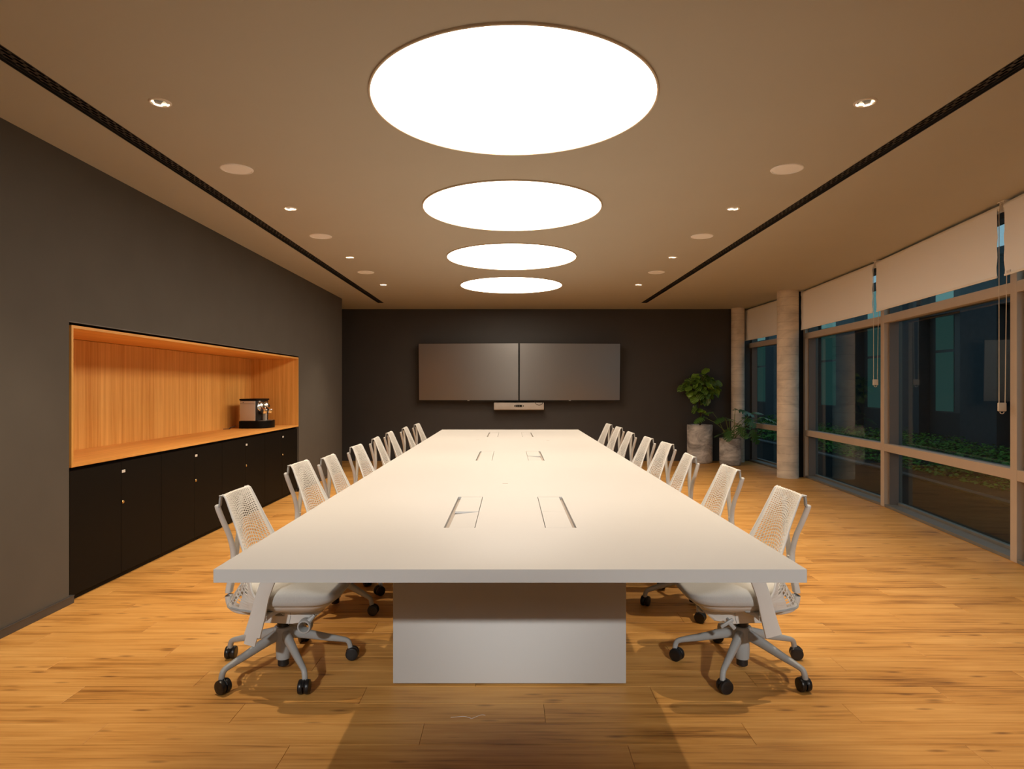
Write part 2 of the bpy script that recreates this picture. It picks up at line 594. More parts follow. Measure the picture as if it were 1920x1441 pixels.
def fac_x(y):
    if y <= FAC[0][1]:
        return FAC[0][0]
    for (xa, ya), (xb, yb) in zip(FAC, FAC[1:]):
        if y <= yb:
            return xa + (xb - xa) * (y - ya) / (yb - ya)
    return FAC[-1][0]

# ---- floor: a screed with individual planks laid along x
bm = bm_new()
prism(bm, [(-4.4, YR)] + [(3.3, YR)] + [(x + 0.10, y) for x, y in FAC] + [(-4.4, 11.5)], -0.08, -0.0125)
floor = struct('floor', bm, M['sub'])

def plank_geo(bm, x0, x1, y0, y1):
    g, c = 0.0006, 0.0012
    a = [(x0 + g, y0 + g), (x1 - g, y0 + g), (x1 - g, y1 - g), (x0 + g, y1 - g)]
    b = [(x0 + g + c, y0 + g + c), (x1 - g - c, y0 + g + c), (x1 - g - c, y1 - g - c), (x0 + g + c, y1 - g - c)]
    lo = [bm.verts.new((x, y, -0.012)) for x, y in a]
    mi = [bm.verts.new((x, y, -0.0009)) for x, y in a]
    hi = [bm.verts.new((x, y, 0.0)) for x, y in b]
    ring_faces(bm, lo, mi)
    ring_faces(bm, mi, hi)
    bm.faces.new(hi)
    bm.faces.new(list(reversed(lo)))

far_planks = bm_new()
full_plank = None
n_plank = 0
for row in range(int((YR - PYO) / PW), int((11.42 - PYO) / PW) + 1):
    y0 = PYO + row * PW
    y1 = y0 + PW
    if y0 < YR or y0 > 11.36:
        continue
    xl = -2.72 if y1 < 10.0 else -4.3
    xr = fac_x((y0 + y1) / 2) + 0.055
    sh = ((row * 0.618) % 1.0) * PL
    k = math.floor((xl + sh) / PL)
    x = k * PL - sh
    while x < xr:
        a, b = max(x, xl), min(x + PL, xr)
        x += PL
        if b - a < 0.01:
            continue
        half = y0 * 0.83 + 0.3
        if 1.80 < y0 < 6.6 and a < half and b > -half and n_plank < 300:
            n_plank += 1
            bmp = bm_new()
            plank_geo(bmp, 0, b - a, 0, PW)
            if abs(b - a - PL) < 1e-6:
                if full_plank is None:
                    full_plank = to_mesh('plank', bmp, M['plank'])
                else:
                    bmp.free()
                place('plank', full_plank, floor, (a, y0, 0))
            else:
                place('plank', to_mesh('plank', bmp, M['plank']), floor, (a, y0, 0))
        else:
            plank_geo(far_planks, a, b, y0, y1)
obj('distant_planks', far_planks, M['plank'], floor, kind='stuff')

# ---- ceiling with the slots of the air diffusers and the holes of the spots
SLOT_L, SLOT_R, SLOT_END = (-2.171, -2.071), (2.147, 2.244), 10.555
SPOT_Y = [3.14, 4.995, 6.85, 8.67]
SPOT_X = {'cupboard': -1.71, 'window': 1.735}
REAR_Y = -1.9
holes = [SLOT_L + (-2.6, SLOT_END), SLOT_R + (-2.6, SLOT_END)]
HH = 0.036
for sx in SPOT_X.values():
    for sy in SPOT_Y + [REAR_Y]:
        holes.append((sx - HH, sx + HH, sy - HH, sy + HH))
bm = bm_new()
slab_with_holes(bm, -4.4, 2.6, YR, 11.5, CEIL, CEIL + 0.11, holes)
prism(bm, [(2.6, YR), (3.32, YR)] + [(x + 0.19, y) for x, y in FAC] + [(2.6, 11.5)], CEIL, CEIL + 0.11)
struct('ceiling', bm, M['ceiling'])
bm = bm_new()
prism(bm, [(-4.4, YR), (3.32, YR)] + [(x + 0.19, y) for x, y in FAC] + [(-4.4, 11.5)], CEIL + 0.16, CEIL + 0.30)
struct('ceiling_slab', bm, M['void'])

# ---- walls
NY0, NY1, NZ = 3.832, 8.0, 1.688            # niche opening in the left wall
bm = bm_new()
slab_with_holes(bm, YR, 10.05, 0.0, CEIL, -0.10, 0.0, [(NY0, NY1, -0.1, NZ)], lambda a, b, c: (XL + c, a, b))
struct('wall_left', bm, M['wall'])
bm = bm_new()
box(bm, -3.34, XL - 0.10, NY0 - 0.10, NY0 - 0.004, 0, NZ + 0.06)
box(bm, -3.34, XL - 0.10, NY1 + 0.004, NY1 + 0.10, 0, NZ + 0.06)
box(bm, -3.34, -3.26, NY0 - 0.10, NY1 + 0.10, 0, NZ + 0.06)
box(bm, -3.34, XL - 0.10, NY0 - 0.10, NY1 + 0.10, NZ + 0.004, NZ + 0.06)
struct('wall_left_recess', bm, M['void'])
bm = bm_new()
box(bm, -4.4, 4.38, YB, YB + 0.12, 0, CEIL)
struct('wall_back', bm, M['wall_far'])
bm = bm_new()
box(bm, -4.4, XL - 0.10, 9.95, 10.05, 0, CEIL)
box(bm, -4.4, -4.3, 10.05, YB, 0, CEIL)
struct('wall_side_passage', bm, M['wall_far'])
bm = bm_new()
box(bm, XL - 0.1, 3.4, YR - 0.1, YR, 0, CEIL)
struct('wall_front', bm, M['wall_pale'])
bm = bm_new()
prism(bm, [(3.27, YR), (3.40, YR), (3.40, 2.55), (3.27, 2.55)], 0, CEIL)
struct('wall_right', bm, M['wall'])

def baseboard(name, y0, y1, ret=False):
    bm = bm_new()
    box(bm, XL - 0.02, XL + 0.011, y0, y1, 0, 0.047, 0.002, 1)
    box(bm, XL - 0.02, XL + 0.014, y0, y1, 0.0445, 0.048, 0.001, 1)
    if ret:
        box(bm, XL - 0.4, XL + 0.011, y1 - 0.002, y1 + 0.011, 0, 0.047, 0.002, 1)
    struct(name, bm, M['baseboard'])
baseboard('baseboard_left', YR, NY0 + 0.03)
baseboard('baseboard_left_far', NY1, 10.05, True)
bm = bm_new()
box(bm, XL - 0.012, XL + 0.002, NY0 - 0.004, NY1, NZ - 0.004, NZ + 0.0005)
struct('trim_1', bm, M['trimgrey'])

# ---- the facade bays
def facade_bay(n, A, B, blind_gap=(0.02, 0.02)):
    ax, ay = A
    L = math.hypot(B[0] - ax, B[1] - ay)
    rz = math.atan2(B[1] - ay, B[0] - ax)
    root = struct_root('window_%d' % n, (ax, ay, 0), rz)      # local x along the bay, local -y outwards
    MW, D1, D2 = 0.078, 0.08, 0.145
    def member(name, x0, x1, z0, z1, y0, y1, mat, bev=0.002):
        bm = bm_new()
        box(bm, x0, x1, y0, y1, z0, z1, bev, 1)
        return obj(name, bm, mat, root)
    member('mullion', -MW / 2, MW / 2, 0, CEIL, -D1, 0, M['alu'])
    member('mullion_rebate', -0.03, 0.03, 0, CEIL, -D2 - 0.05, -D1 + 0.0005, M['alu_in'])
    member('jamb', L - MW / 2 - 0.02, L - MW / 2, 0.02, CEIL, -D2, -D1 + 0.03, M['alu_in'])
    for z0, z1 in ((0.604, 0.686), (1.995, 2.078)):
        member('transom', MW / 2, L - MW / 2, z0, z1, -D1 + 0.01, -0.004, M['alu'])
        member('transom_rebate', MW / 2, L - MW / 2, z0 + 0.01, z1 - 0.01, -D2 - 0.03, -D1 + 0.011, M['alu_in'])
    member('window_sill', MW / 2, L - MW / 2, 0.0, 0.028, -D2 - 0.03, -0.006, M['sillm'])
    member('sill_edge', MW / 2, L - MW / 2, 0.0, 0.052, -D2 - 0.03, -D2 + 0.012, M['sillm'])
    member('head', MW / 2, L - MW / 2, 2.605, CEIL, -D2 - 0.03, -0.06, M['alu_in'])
    for z0, z1 in ((0.052, 0.614), (0.676, 2.005), (2.068, 2.605)):
        member('pane', 0.03, L - 0.03, z0, z1, -D2 - 0.004, -D2, M['glass'], 0)
    return L, rz

bays = []
for n, (A, B) in enumerate(zip(FAC, FAC[1:])):
    L, rz = facade_bay(n + 1, A, B)
    bays.append((A, L, rz))
# last jamb against the far wall and the black piers behind the columns
bm = bm_new()
box(bm, 4.14, 4.37, 9.315, 9.62, 0, CEIL)
struct('wall_pier', bm, M['void'])

# ---- roller blinds
BL = ['cream roller blind with a small maker tag, cut off by the frame edge',
      'wide cream roller blind with a long cord, second along the glass wall',
      'cream roller blind with a shorter cord, hung just before the thick concrete column',
      'cream roller blind in the far corner behind the thick concrete column']
for i, (A, L, rz) in enumerate(bays):
    r = thing('roller_blind', BL[i], 'blind', (A[0], A[1], 0), rz, 'cream roller blinds along the glass wall')
    r.location.z = 2.60
    def loc(z):
        return z - 2.60
    x0, x1 = (0.06, L - 0.03)
    if i == 2:
        x1 = L - 0.10
    if i == 1:
        x0 = 0.065
    ty, tz, tr = 0.045, 2.640, 0.029
    bm = bm_new()
    mt = Matrix.Translation((x0 - 0.025, ty, loc(tz))) @ Matrix.Rotation(PI / 2, 4, 'Y')
    lathe(bm, [(tr, 0), (tr, x1 - x0 + 0.04)], 20, mt, True, True)
    obj('roller_tube', bm, M['blind_tube'], r, True)
    # hanging cloth: leaves the front of the tube, edges a little wavy
    bm = bm_new()
    nz_, nx_ = 14, 24
    grid = []
    for a in range(nz_ + 1):
        rowv = []
        z = tz - (tz - 2.128) * a / nz_
        for b in range(nx_ + 1):
            t = b / nx_
            x = x0 + (x1 - x0) * t
            edge = 0.006 * math.sin(a * 1.3 + i) if b in (0, nx_) and 5 < a < nz_ else 0.0
            rowv.append((x + edge * (1 if b else -1), ty + tr + 0.002 * math.sin(a * 0.6 + b * 0.9 + i), loc(z)))
        grid.append(rowv)
    fv = [[bm.verts.new(p) for p in rr] for rr in grid]
    bv = [[bm.verts.new((p[0], p[1] - 0.0012, p[2])) for p in rr] for rr in grid]
    for a in range(nz_):
        for b in range(nx_):
            bm.faces.new((fv[a][b], fv[a][b + 1], fv[a + 1][b + 1], fv[a + 1][b]))
            bm.faces.new((bv[a][b], bv[a + 1][b], bv[a + 1][b + 1], bv[a][b + 1]))
    for a in range(nz_):
        bm.faces.new((fv[a][0], fv[a + 1][0], bv[a + 1][0], bv[a][0]))
        bm.faces.new((fv[a][nx_], bv[a][nx_], bv[a + 1][nx_], fv[a + 1][nx_]))
    for b in range(nx_):
        bm.faces.new((fv[nz_][b], fv[nz_][b + 1], bv[nz_][b + 1], bv[nz_][b]))
    obj('blind_cloth', bm, M['blind'], r, True)
    bm = bm_new()
    box(bm, x0 + 0.003, x1 - 0.003, ty + tr - 0.006, ty + tr + 0.005, loc(2.118), loc(2.133), 0.002, 1)
    obj('hem_bar', bm, M['blind_tube'], r)
    for xe in (x0 - 0.032, x1 + 0.012):
        bm = bm_new()
        box(bm, xe, xe + 0.006, ty - 0.028, ty + 0.028, loc(2.606), loc(CEIL), 0.004, 2)
        box(bm, xe - 0.008, xe + 0.03, ty - 0.02, ty + 0.03, loc(CEIL - 0.006), loc(CEIL - 0.001), 0.001, 1)
        obj('bracket', bm, M['blind_tube'], r)
    # bead-chain loop at the near end with its tension weight
    zb = [1.10, 1.165, 1.37, 1.35][i]
    xc = x0 - 0.035
    bm = bm_new()
    loop = [(xc, ty + 0.035, loc(zb)), (xc, ty + 0.035, loc(2.60)), (xc - 0.004, ty + 0.030, loc(2.655)), (xc - 0.004, ty, loc(2.675)),
            (xc - 0.004, ty - 0.03, loc(2.655)), (xc, ty - 0.022, loc(2.60)), (xc, ty - 0.006, loc(zb))]
    tube(bm, loop, 0.0028, 6)
    obj('cord_loop', bm, M['cord'], r, True)
    bm = bm_new()
    box(bm, xc - 0.008, xc + 0.008, ty - 0.014, ty + 0.044, loc(zb - 0.05), loc(zb + 0.015), 0.006, 2)
    tube(bm, [(xc, ty + 0.015 + 0.014 * math.cos(a), loc(zb - 0.054) + 0.014 * math.sin(a)) for a in [PI + k * PI / 8 for k in range(9)]], 0.003, 6)
    obj('cord_weight', bm, M['cord'], r, True)
    if i == 0:
        bm = bm_new()
        box(bm, x1 - 0.09, x1 - 0.04, ty + tr + 0.003, ty + tr + 0.0055, loc(2.136), loc(2.150))
        obj('maker_tag', bm, M['tag'], r)

# ---- concrete columns
def concrete_column(x, y, rad, label):
    bm = bm_new()
    prof = [(rad, 0.0)]
    for k in range(1, 40):
        prof.append((rad * (1 + random.uniform(-0.004, 0.004)), CEIL * k / 40))
    prof.append((rad, CEIL))
    lathe(bm, prof, 40, None, True, True)
    o = obj('concrete_column', bm, M['column'], None, True, 60, loc=(x, y, 0))
    o['label'] = label
    o['category'] = 'column'
    o['group'] = 'bare concrete columns by the glass wall'
concrete_column(4.005, 9.27, 0.146, 'thick round bare concrete column standing before the glass wall, between two blinds')
concrete_column(3.988, 11.255, 0.112, 'slimmer bare concrete column in the far corner behind the low planter')

# ------------------------------------------------------------------ ceiling fittings
DISC_Y = [3.142, 4.99, 6.865, 8.735]
DL = ['glowing round ceiling panel over the table end opposite the screens, biggest in view',
      'glowing round ceiling panel over the table, next after the biggest one',
      'glowing round ceiling panel over the table, last but one before the screens',
      'glowing round ceiling panel over the table end by the wall screens']
for i, y in enumerate(DISC_Y):
    t = thing('ceiling_panel_light', DL[i], 'ceiling light', (0.016, y, CEIL), 0, 'glowing round panels in the ceiling')
    bm = bm_new()
    lathe(bm, [(0.684, 0.0), (0.694, 0.0), (0.694, -0.008), (0.692, -0.010), (0.686, -0.010), (0.684, -0.008), (0.684, 0.0)], 128)
    obj('rim', bm, M['disc_rim'], t, True)
    bm = bm_new()
    lathe(bm, [(0.001, -0.006), (0.3, -0.006), (0.684, -0.006), (0.684, -0.0005)], 128)
    obj('diffuser', bm, M['disc'], t, False)

def downlight(x, y, side, label, watts, rgb, in_view=True):
    t = thing('ceiling_spotlight', label, 'spotlight', (x, y, CEIL), 0, 'small recessed ceiling spots')
    bm = bm_new()
    lathe(bm, [(0.0400, 0.002), (0.0405, -0.004), (0.044, -0.0065), (0.049, -0.0055), (0.0525, -0.001), (0.0525, 0.0), (0.044, 0.0), (0.0400, 0.002)], 40)
    obj('trim_ring', bm, M['lamp_trim'], t, True)
    bm = bm_new()
    lathe(bm, [(0.040, 0.002), (0.034, 0.03), (0.029, 0.052), (0.029, 0.058), (0.032, 0.058), (0.043, 0.004)], 40)
    obj('reflector', bm, M['reflector'], t, True)
    bm = bm_new()
    lathe(bm, [(0.0005, 0.047), (0.012, 0.046), (0.022, 0.047), (0.0285, 0.050), (0.0285, 0.054), (0.0005, 0.054)], 32)
    obj('lens', bm, M['lens'], t, True)
    l = bpy.data.lights.new('spot_lamp', 'SPOT')
    l.energy = watts
    l.color = rgb
    l.spot_size = math.radians(92)
    l.spot_blend = 0.8
    l.shadow_soft_size = 0.022
    lo = bpy.data.objects.new('spot_lamp', l)
    C.objects.link(lo)
    lo.parent = t
    lo.location = (0, 0, 0.040)
    if not in_view:                       # added unseen spots aimed at the table front, placed after the pedestal shadow
        lo.location = (0, 0, -0.02)
        l.spot_size = math.radians(27)
        l.spot_blend = 0.6
        l.shadow_soft_size = 0.09
        lo.rotation_euler = (Vector((x * 0.38, 2.79, 0.92)) - Vector((x, y, CEIL))).to_track_quat('-Z', 'Y').to_euler()
    return t
t = thing('ceiling_panel_light', 'added round fill panel glowing in the unseen rear part of the ceiling', 'ceiling light', (0.016, -2.45, CEIL), 0, 'glowing round panels in the ceiling')  # added out of view to give neutral fill from behind
bm = bm_new()
lathe(bm, [(0.684, 0.0), (0.694, 0.0), (0.694, -0.008), (0.684, -0.008), (0.684, 0.0)], 64)
obj('rim', bm, M['disc_rim'], t, True)
bm = bm_new()
lathe(bm, [(0.001, -0.006), (0.684, -0.006), (0.684, -0.0005)], 64)
obj('diffuser', bm, M['disc_fill'], t, False)
rowname = ['at the table end opposite the screens', 'level with the second round panel', 'level with the third round panel', 'in the row beside the wall screens']
for side, sx in SPOT_X.items():
    for i, sy in enumerate(SPOT_Y):
        downlight(sx, sy, side, 'small white recessed ceiling spot on the %s side, %s' % (side, rowname[i]), SPOT_W, SPOT_RGB)
    downlight(sx, REAR_Y, side, 'added unseen ceiling spot on the %s side, lighting the table front' % side, REAR_W, REAR_RGB, False)

sprow = ['between first and second round panel', 'between second and third round panel', 'between third and fourth round panel']
for side, sx in (('cupboard', -1.742), ('window', 1.765)):
    for i, sy in enumerate((4.095, 5.91, 7.75)):
        t = thing('ceiling_speaker', 'flat white round ceiling speaker on the %s side, %s' % (side, sprow[i]), 'speaker', (sx, sy, CEIL), 0, 'white round ceiling speakers')
        bm = bm_new()
        lathe(bm, [(0.088, 0.0), (0.088, -0.004), (0.091, -0.007), (0.098, -0.005), (0.101, -0.001), (0.101, 0.0)], 48)
        obj('rim', bm, M['speaker_rim'], t, True)
        bm = bm_new()
        lathe(bm, [(0.0005, -0.0055), (0.045, -0.0052), (0.0875, -0.0035), (0.0885, 0.0)], 48)
        obj('grille', bm, M['speaker'], t, True)

for side, (sx0, sx1) in (('cupboard', SLOT_L), ('window', SLOT_R)):
    t = thing('slot_diffuser', 'long black slotted air diffuser sunk in the ceiling on the %s side' % side, 'air vent', ((sx0 + sx1) / 2, SLOT_END, CEIL), 0, 'long black ceiling slots')
    hw = (sx1 - sx0) / 2 - 0.001
    Ls = SLOT_END + 2.58
    bm = bm_new()
    box(bm, -hw, -hw + 0.003, -Ls, -0.002, 0.0006, 0.105)
    box(bm, hw - 0.003, hw, -Ls, -0.002, 0.0006, 0.105)
    box(bm, -hw, hw, -0.005, -0.002, 0.0006, 0.105)
    box(bm, -hw, hw, -Ls, -0.002, 0.102, 0.105)
    obj('trough', bm, M['grille'], t)
    # perforated plate, slots laid like bricks
    bm = bm_new()
    rows, pitch, zt = 5, 0.072, 0.014
    pw = (2 * hw - 0.012) / rows
    def bar(x0, x1, y0, y1):
        vs = [bm.verts.new((x, y, z)) for z in (zt, zt + 0.002) for x, y in ((x0, y0), (x1, y0), (x1, y1), (x0, y1))]
        bm.faces.new((vs[3], vs[2], vs[1], vs[0]))
        ring_faces(bm, vs[:4], vs[4:])
    for r_ in range(rows + 1):
        x = -hw + 0.006 + r_ * pw
        bar(x - 0.0022, x + 0.0022, -Ls + 0.01, -0.006)
    for r_ in range(rows):
        x0 = -hw + 0.006 + r_ * pw
        k = 0
        y = -Ls + 0.05 + (pitch / 2 if r_ % 2 else 0)
        while y < -0.03:
            bar(x0 + 0.0022, x0 + pw - 0.0022, y, y + 0.022)
            y += pitch
    obj('perforated_plate', bm, M['plate'], t, fix=False)
    for xb in (-hw + 0.014, hw - 0.014):
        bm = bm_new()
        box(bm, xb - 0.002, xb + 0.002, -Ls + 0.02, -0.008, 0.006, 0.022)
        obj('blade', bm, M['rubber_matt'], t)

# ------------------------------------------------------------------ table
TX, TY0, TY1, TZ, TT = 0.90, 1.949, 8.50, 0.74, 0.040
t = thing('conference_table', 'long white conference table on slab pedestals with lidded cable hatches', 'table', (0, (TY0 + TY1) / 2, 0))
tz0 = TZ - TT
hat = []
for y0, y1 in ((2.53, 3.248), (4.875, 5.595), (7.21, 7.935)):
    hat += [(-0.2617, -0.1375, y0, y1), (0.1375, 0.2617, y0, y1)]
bm = bm_new()
slab_with_holes(bm, -TX, TX, TY0, TY1, tz0, TZ, hat)
bmesh.ops.recalc_face_normals(bm, faces=bm.faces)
obj('tabletop', bm, M['table'], t, world=True)
for y0, y1 in ((2.79, 4.05), (4.60, 5.86), (6.40, 7.66)):
    bm = bm_new()
    box(bm, -0.5085, 0.5035, y0, y1, 0.008, tz0, 0.0015, 1)
    ped = obj('pedestal', bm, M['table'], t, world=True)
    for fx in (-0.43, 0.43):
        for fy in (y0 + 0.06, y1 - 0.06):
            bm = bm_new()
            lathe(bm, [(0.018, 0.0), (0.018, 0.0085)], 12, Matrix.Translation((fx, fy, 0)), True, True)
            obj('levelling_foot', bm, M['rubber_matt'], ped, world=False).location = tuple(-Vector(t.location))
tilted = {0: (1.9, 0.0), 3: (-1.6, 0.0)}
for i, (x0, x1, y0, y1) in enumerate(hat):
    bm = bm_new()                            # tray under the hatch
    e = 0.0015
    zb = TZ - 0.10
    box(bm, x0 - 0.004, x1 + 0.004, y0 - 0.004, y1 + 0.004, zb, zb + 0.003)
    box(bm, x0 - 0.004, x0 + e - 0.002, y0 - 0.004, y1 + 0.004, zb, TZ - 0.041)
    box(bm, x1 - e + 0.002, x1 + 0.004, y0 - 0.004, y1 + 0.004, zb, TZ - 0.041)
    box(bm, x0, x1, y0 - 0.004, y0, zb, TZ - 0.041)
    box(bm, x0, x1, y1, y1 + 0.004, zb, TZ - 0.041)
    obj('hatch_tray', bm, M['table_dark'], t, world=True)
    out_neg = x0 < 0
    lx0, lx1 = (x0 + 0.0155, x1 - 0.003) if out_neg else (x0 + 0.003, x1 - 0.0155)
    ym = y0 + (y1 - y0) * 0.47
    bm = bm_new()                            # strip set in the cable slot, the slot's shade put into its colour
    if out_neg:
        box(bm, x0 + 0.001, x0 + 0.015, y0 + 0.001, y1 - 0.001, TZ - 0.017, TZ - 0.014)
    else:
        box(bm, x1 - 0.015, x1 - 0.001, y0 + 0.001, y1 - 0.001, TZ - 0.017, TZ - 0.014)
    obj('cable_slot', bm, M['table_dark'], t, world=True)
    for k, (a, b) in enumerate(((y0 + 0.003, ym - 0.001), (ym + 0.001, y1 - 0.003))):
        bm = bm_new()
        box(bm, lx0, lx1, a, b, TZ - 0.010, TZ - 0.0004, 0.0008, 1)
        if i in tilted and k == 0:
            sgn = 1 if out_neg else -1
            piv = Vector((lx1 if out_neg else lx0, a, TZ - 0.001))
            rot = Matrix.Translation(piv) @ Matrix.Rotation(math.radians(-5.5 * sgn), 4, 'Y') @ Matrix.Rotation(math.radians(-0.35), 4, 'X') @ Matrix.Translation(-piv)
            bmesh.ops.transform(bm, matrix=rot, verts=bm.verts)
        obj('hatch_lid', bm, M['table'], t, world=True)
for x, y in ((-0.028, 3.70), (-0.345, 6.83), (0.396, 6.73)):
    bm = bm_new()
    box(bm, x - 0.0155, x + 0.0155, y - 0.004, y + 0.004, TZ - 0.001, TZ + 0.0012, 0.0005, 1)
    obj('dark_strip', bm, M['table_dark'], t, world=True)  # thin flat dark strip on the tabletop

# ------------------------------------------------------------------ chairs
BACK = [(0.00, (0.318, -0.222, 0.246, 0.232, 0.022)),
        (0.10, (0.365, -0.200, 0.256, 0.185, 0.012)),
        (0.22, (0.430, -0.162, 0.246, 0.115, 0.0)),
        (0.42, (0.545, -0.142, 0.190, 0.048, 0.0)),
        (0.68, (0.680, -0.177, 0.157, 0.026, 0.0)),
        (0.91, (0.796, -0.215, 0.138, 0.014, 0.0)),
        (0.96, (0.815, -0.221, 0.136, 0.010, 0.0)),
        (0.982, (0.819, -0.227, 0.135, 0.005, 0.0)),
        (1.00, (0.813, -0.234, 0.134, 0.0, 0.0))]
def back_pt(u, w):
    w2 = w + 0.60 * w * (1 - w) * (1 - u * u) * (1 if w < 0.9 else (1 - w) / 0.1)
    z, x, hw, dx, zs = interp(BACK, w2)
    a = abs(u)
    return Vector((x + dx * a ** (2.1 + 1.3 * max(0.0, 1 - w2 / 0.25)), hw * u, z + zs * u * u))

def chair_back_mesh():
    nu, nv, th = 18, 42, 0.0018
    verts, faces = [], []
    def P(u, w, side):
        e = 1e-3
        n = (back_pt(min(u + e, 1), w) - back_pt(max(u - e, -1), w)).cross(back_pt(u, min(w + e, 1)) - back_pt(u, max(w - e, 0)))
        n.normalize()
        return tuple(back_pt(u, w) + n * th * (0.5 if side else -0.5))
    idx = {}
    def V(i, j, s):
        k = (i, j, s)
        if k not in idx:
            idx[k] = len(verts)
            verts.append(P(-1 + 2 * i / nu, j / nv, s))
        return idx[k]
    for i in range(nu):
        for j in range(nv):
            uc, wc = -1 + 2 * (i + .5) / nu, (j + .5) / nv
            solid = i == 0 or i == nu - 1 or j == 0 or j >= nv - 1 or (wc < 0.30 and abs(uc) > 1 - 0.24 * (1 - wc / 0.30) - 0.05)
            if solid:
                faces.append((V(i, j, 1), V(i + 1, j, 1), V(i + 1, j + 1, 1), V(i, j + 1, 1)))
                faces.append((V(i, j, 0), V(i, j + 1, 0), V(i + 1, j + 1, 0), V(i + 1, j, 0)))
            else:
                fu = 0.15
                fv = 0.16 + 0.17 * max(0.0, (wc - 0.40) / 0.60)
                if wc > 0.80:
                    fu = 0.15 + 0.6 * (wc - 0.80)
                inn = []
                for s in (1, 0):
                    ring = []
                    for du, dv in ((fu, fv), (1 - fu, fv), (1 - fu, 1 - fv), (fu, 1 - fv)):
                        verts.append(P(-1 + 2 * (i + du) / nu, (j + dv) / nv, s))
                        ring.append(len(verts) - 1)
                    inn.append(ring)
                for s in (1, 0):
                    o4 = [V(i, j, s), V(i + 1, j, s), V(i + 1, j + 1, s), V(i, j + 1, s)]
                    q = inn[0] if s else inn[1]
                    for k in range(4):
                        f = (o4[k], o4[(k + 1) % 4], q[(k + 1) % 4], q[k])
                        faces.append(f if s else f[::-1])
                for k in range(4):
                    faces.append((inn[0][k], inn[0][(k + 1) % 4], inn[1][(k + 1) % 4], inn[1][k]))
    for j in range(nv):
        faces.append((V(0, j, 1), V(0, j + 1, 1), V(0, j + 1, 0), V(0, j, 0)))
        faces.append((V(nu, j, 1), V(nu, j, 0), V(nu, j + 1, 0), V(nu, j + 1, 1)))
    for i in range(nu):
        faces.append((V(i, 0, 1), V(i, 0, 0), V(i + 1, 0, 0), V(i + 1, 0, 1)))
        faces.append((V(i, nv, 1), V(i + 1, nv, 1), V(i + 1, nv, 0), V(i, nv, 0)))
    me = bpy.data.meshes.new('back_web')
    me.from_pydata(verts, [], faces)
    me.materials.append(M['chair_mesh'])
    return me

def super_loft(bm, sections, seg=40, p=4.0, rear=0.0):
    """sections: (z, x0, x1, half width, lift of the front edge) rounded-rectangle rings stacked in z"""
    rings = []
    for z, x0, x1, hw, drop in sections:
        cx, rx = (x0 + x1) / 2, (x1 - x0) / 2
        ring = []
        for k in range(seg):
            a = 2 * PI * k / seg
            ca, sa = math.cos(a), math.sin(a)
            px = math.copysign(abs(ca) ** (2 / p), ca)
            py = math.copysign(abs(sa) ** (2 / p), sa)
            x = cx + rx * px
            fr = max(0.0, (px - 0.2) / 0.8)
            tp = 1.0 - rear * max(0.0, -x / 0.15) ** 1.4
            ring.append(bm.verts.new((x, hw * py * tp, z - drop * fr * fr)))
        rings.append(ring)
    for a, b in zip(rings, rings[1:]):
        ring_faces(bm, a, b)
    bm.faces.new(list(reversed(rings[0])))
    bm.faces.new(rings[-1])

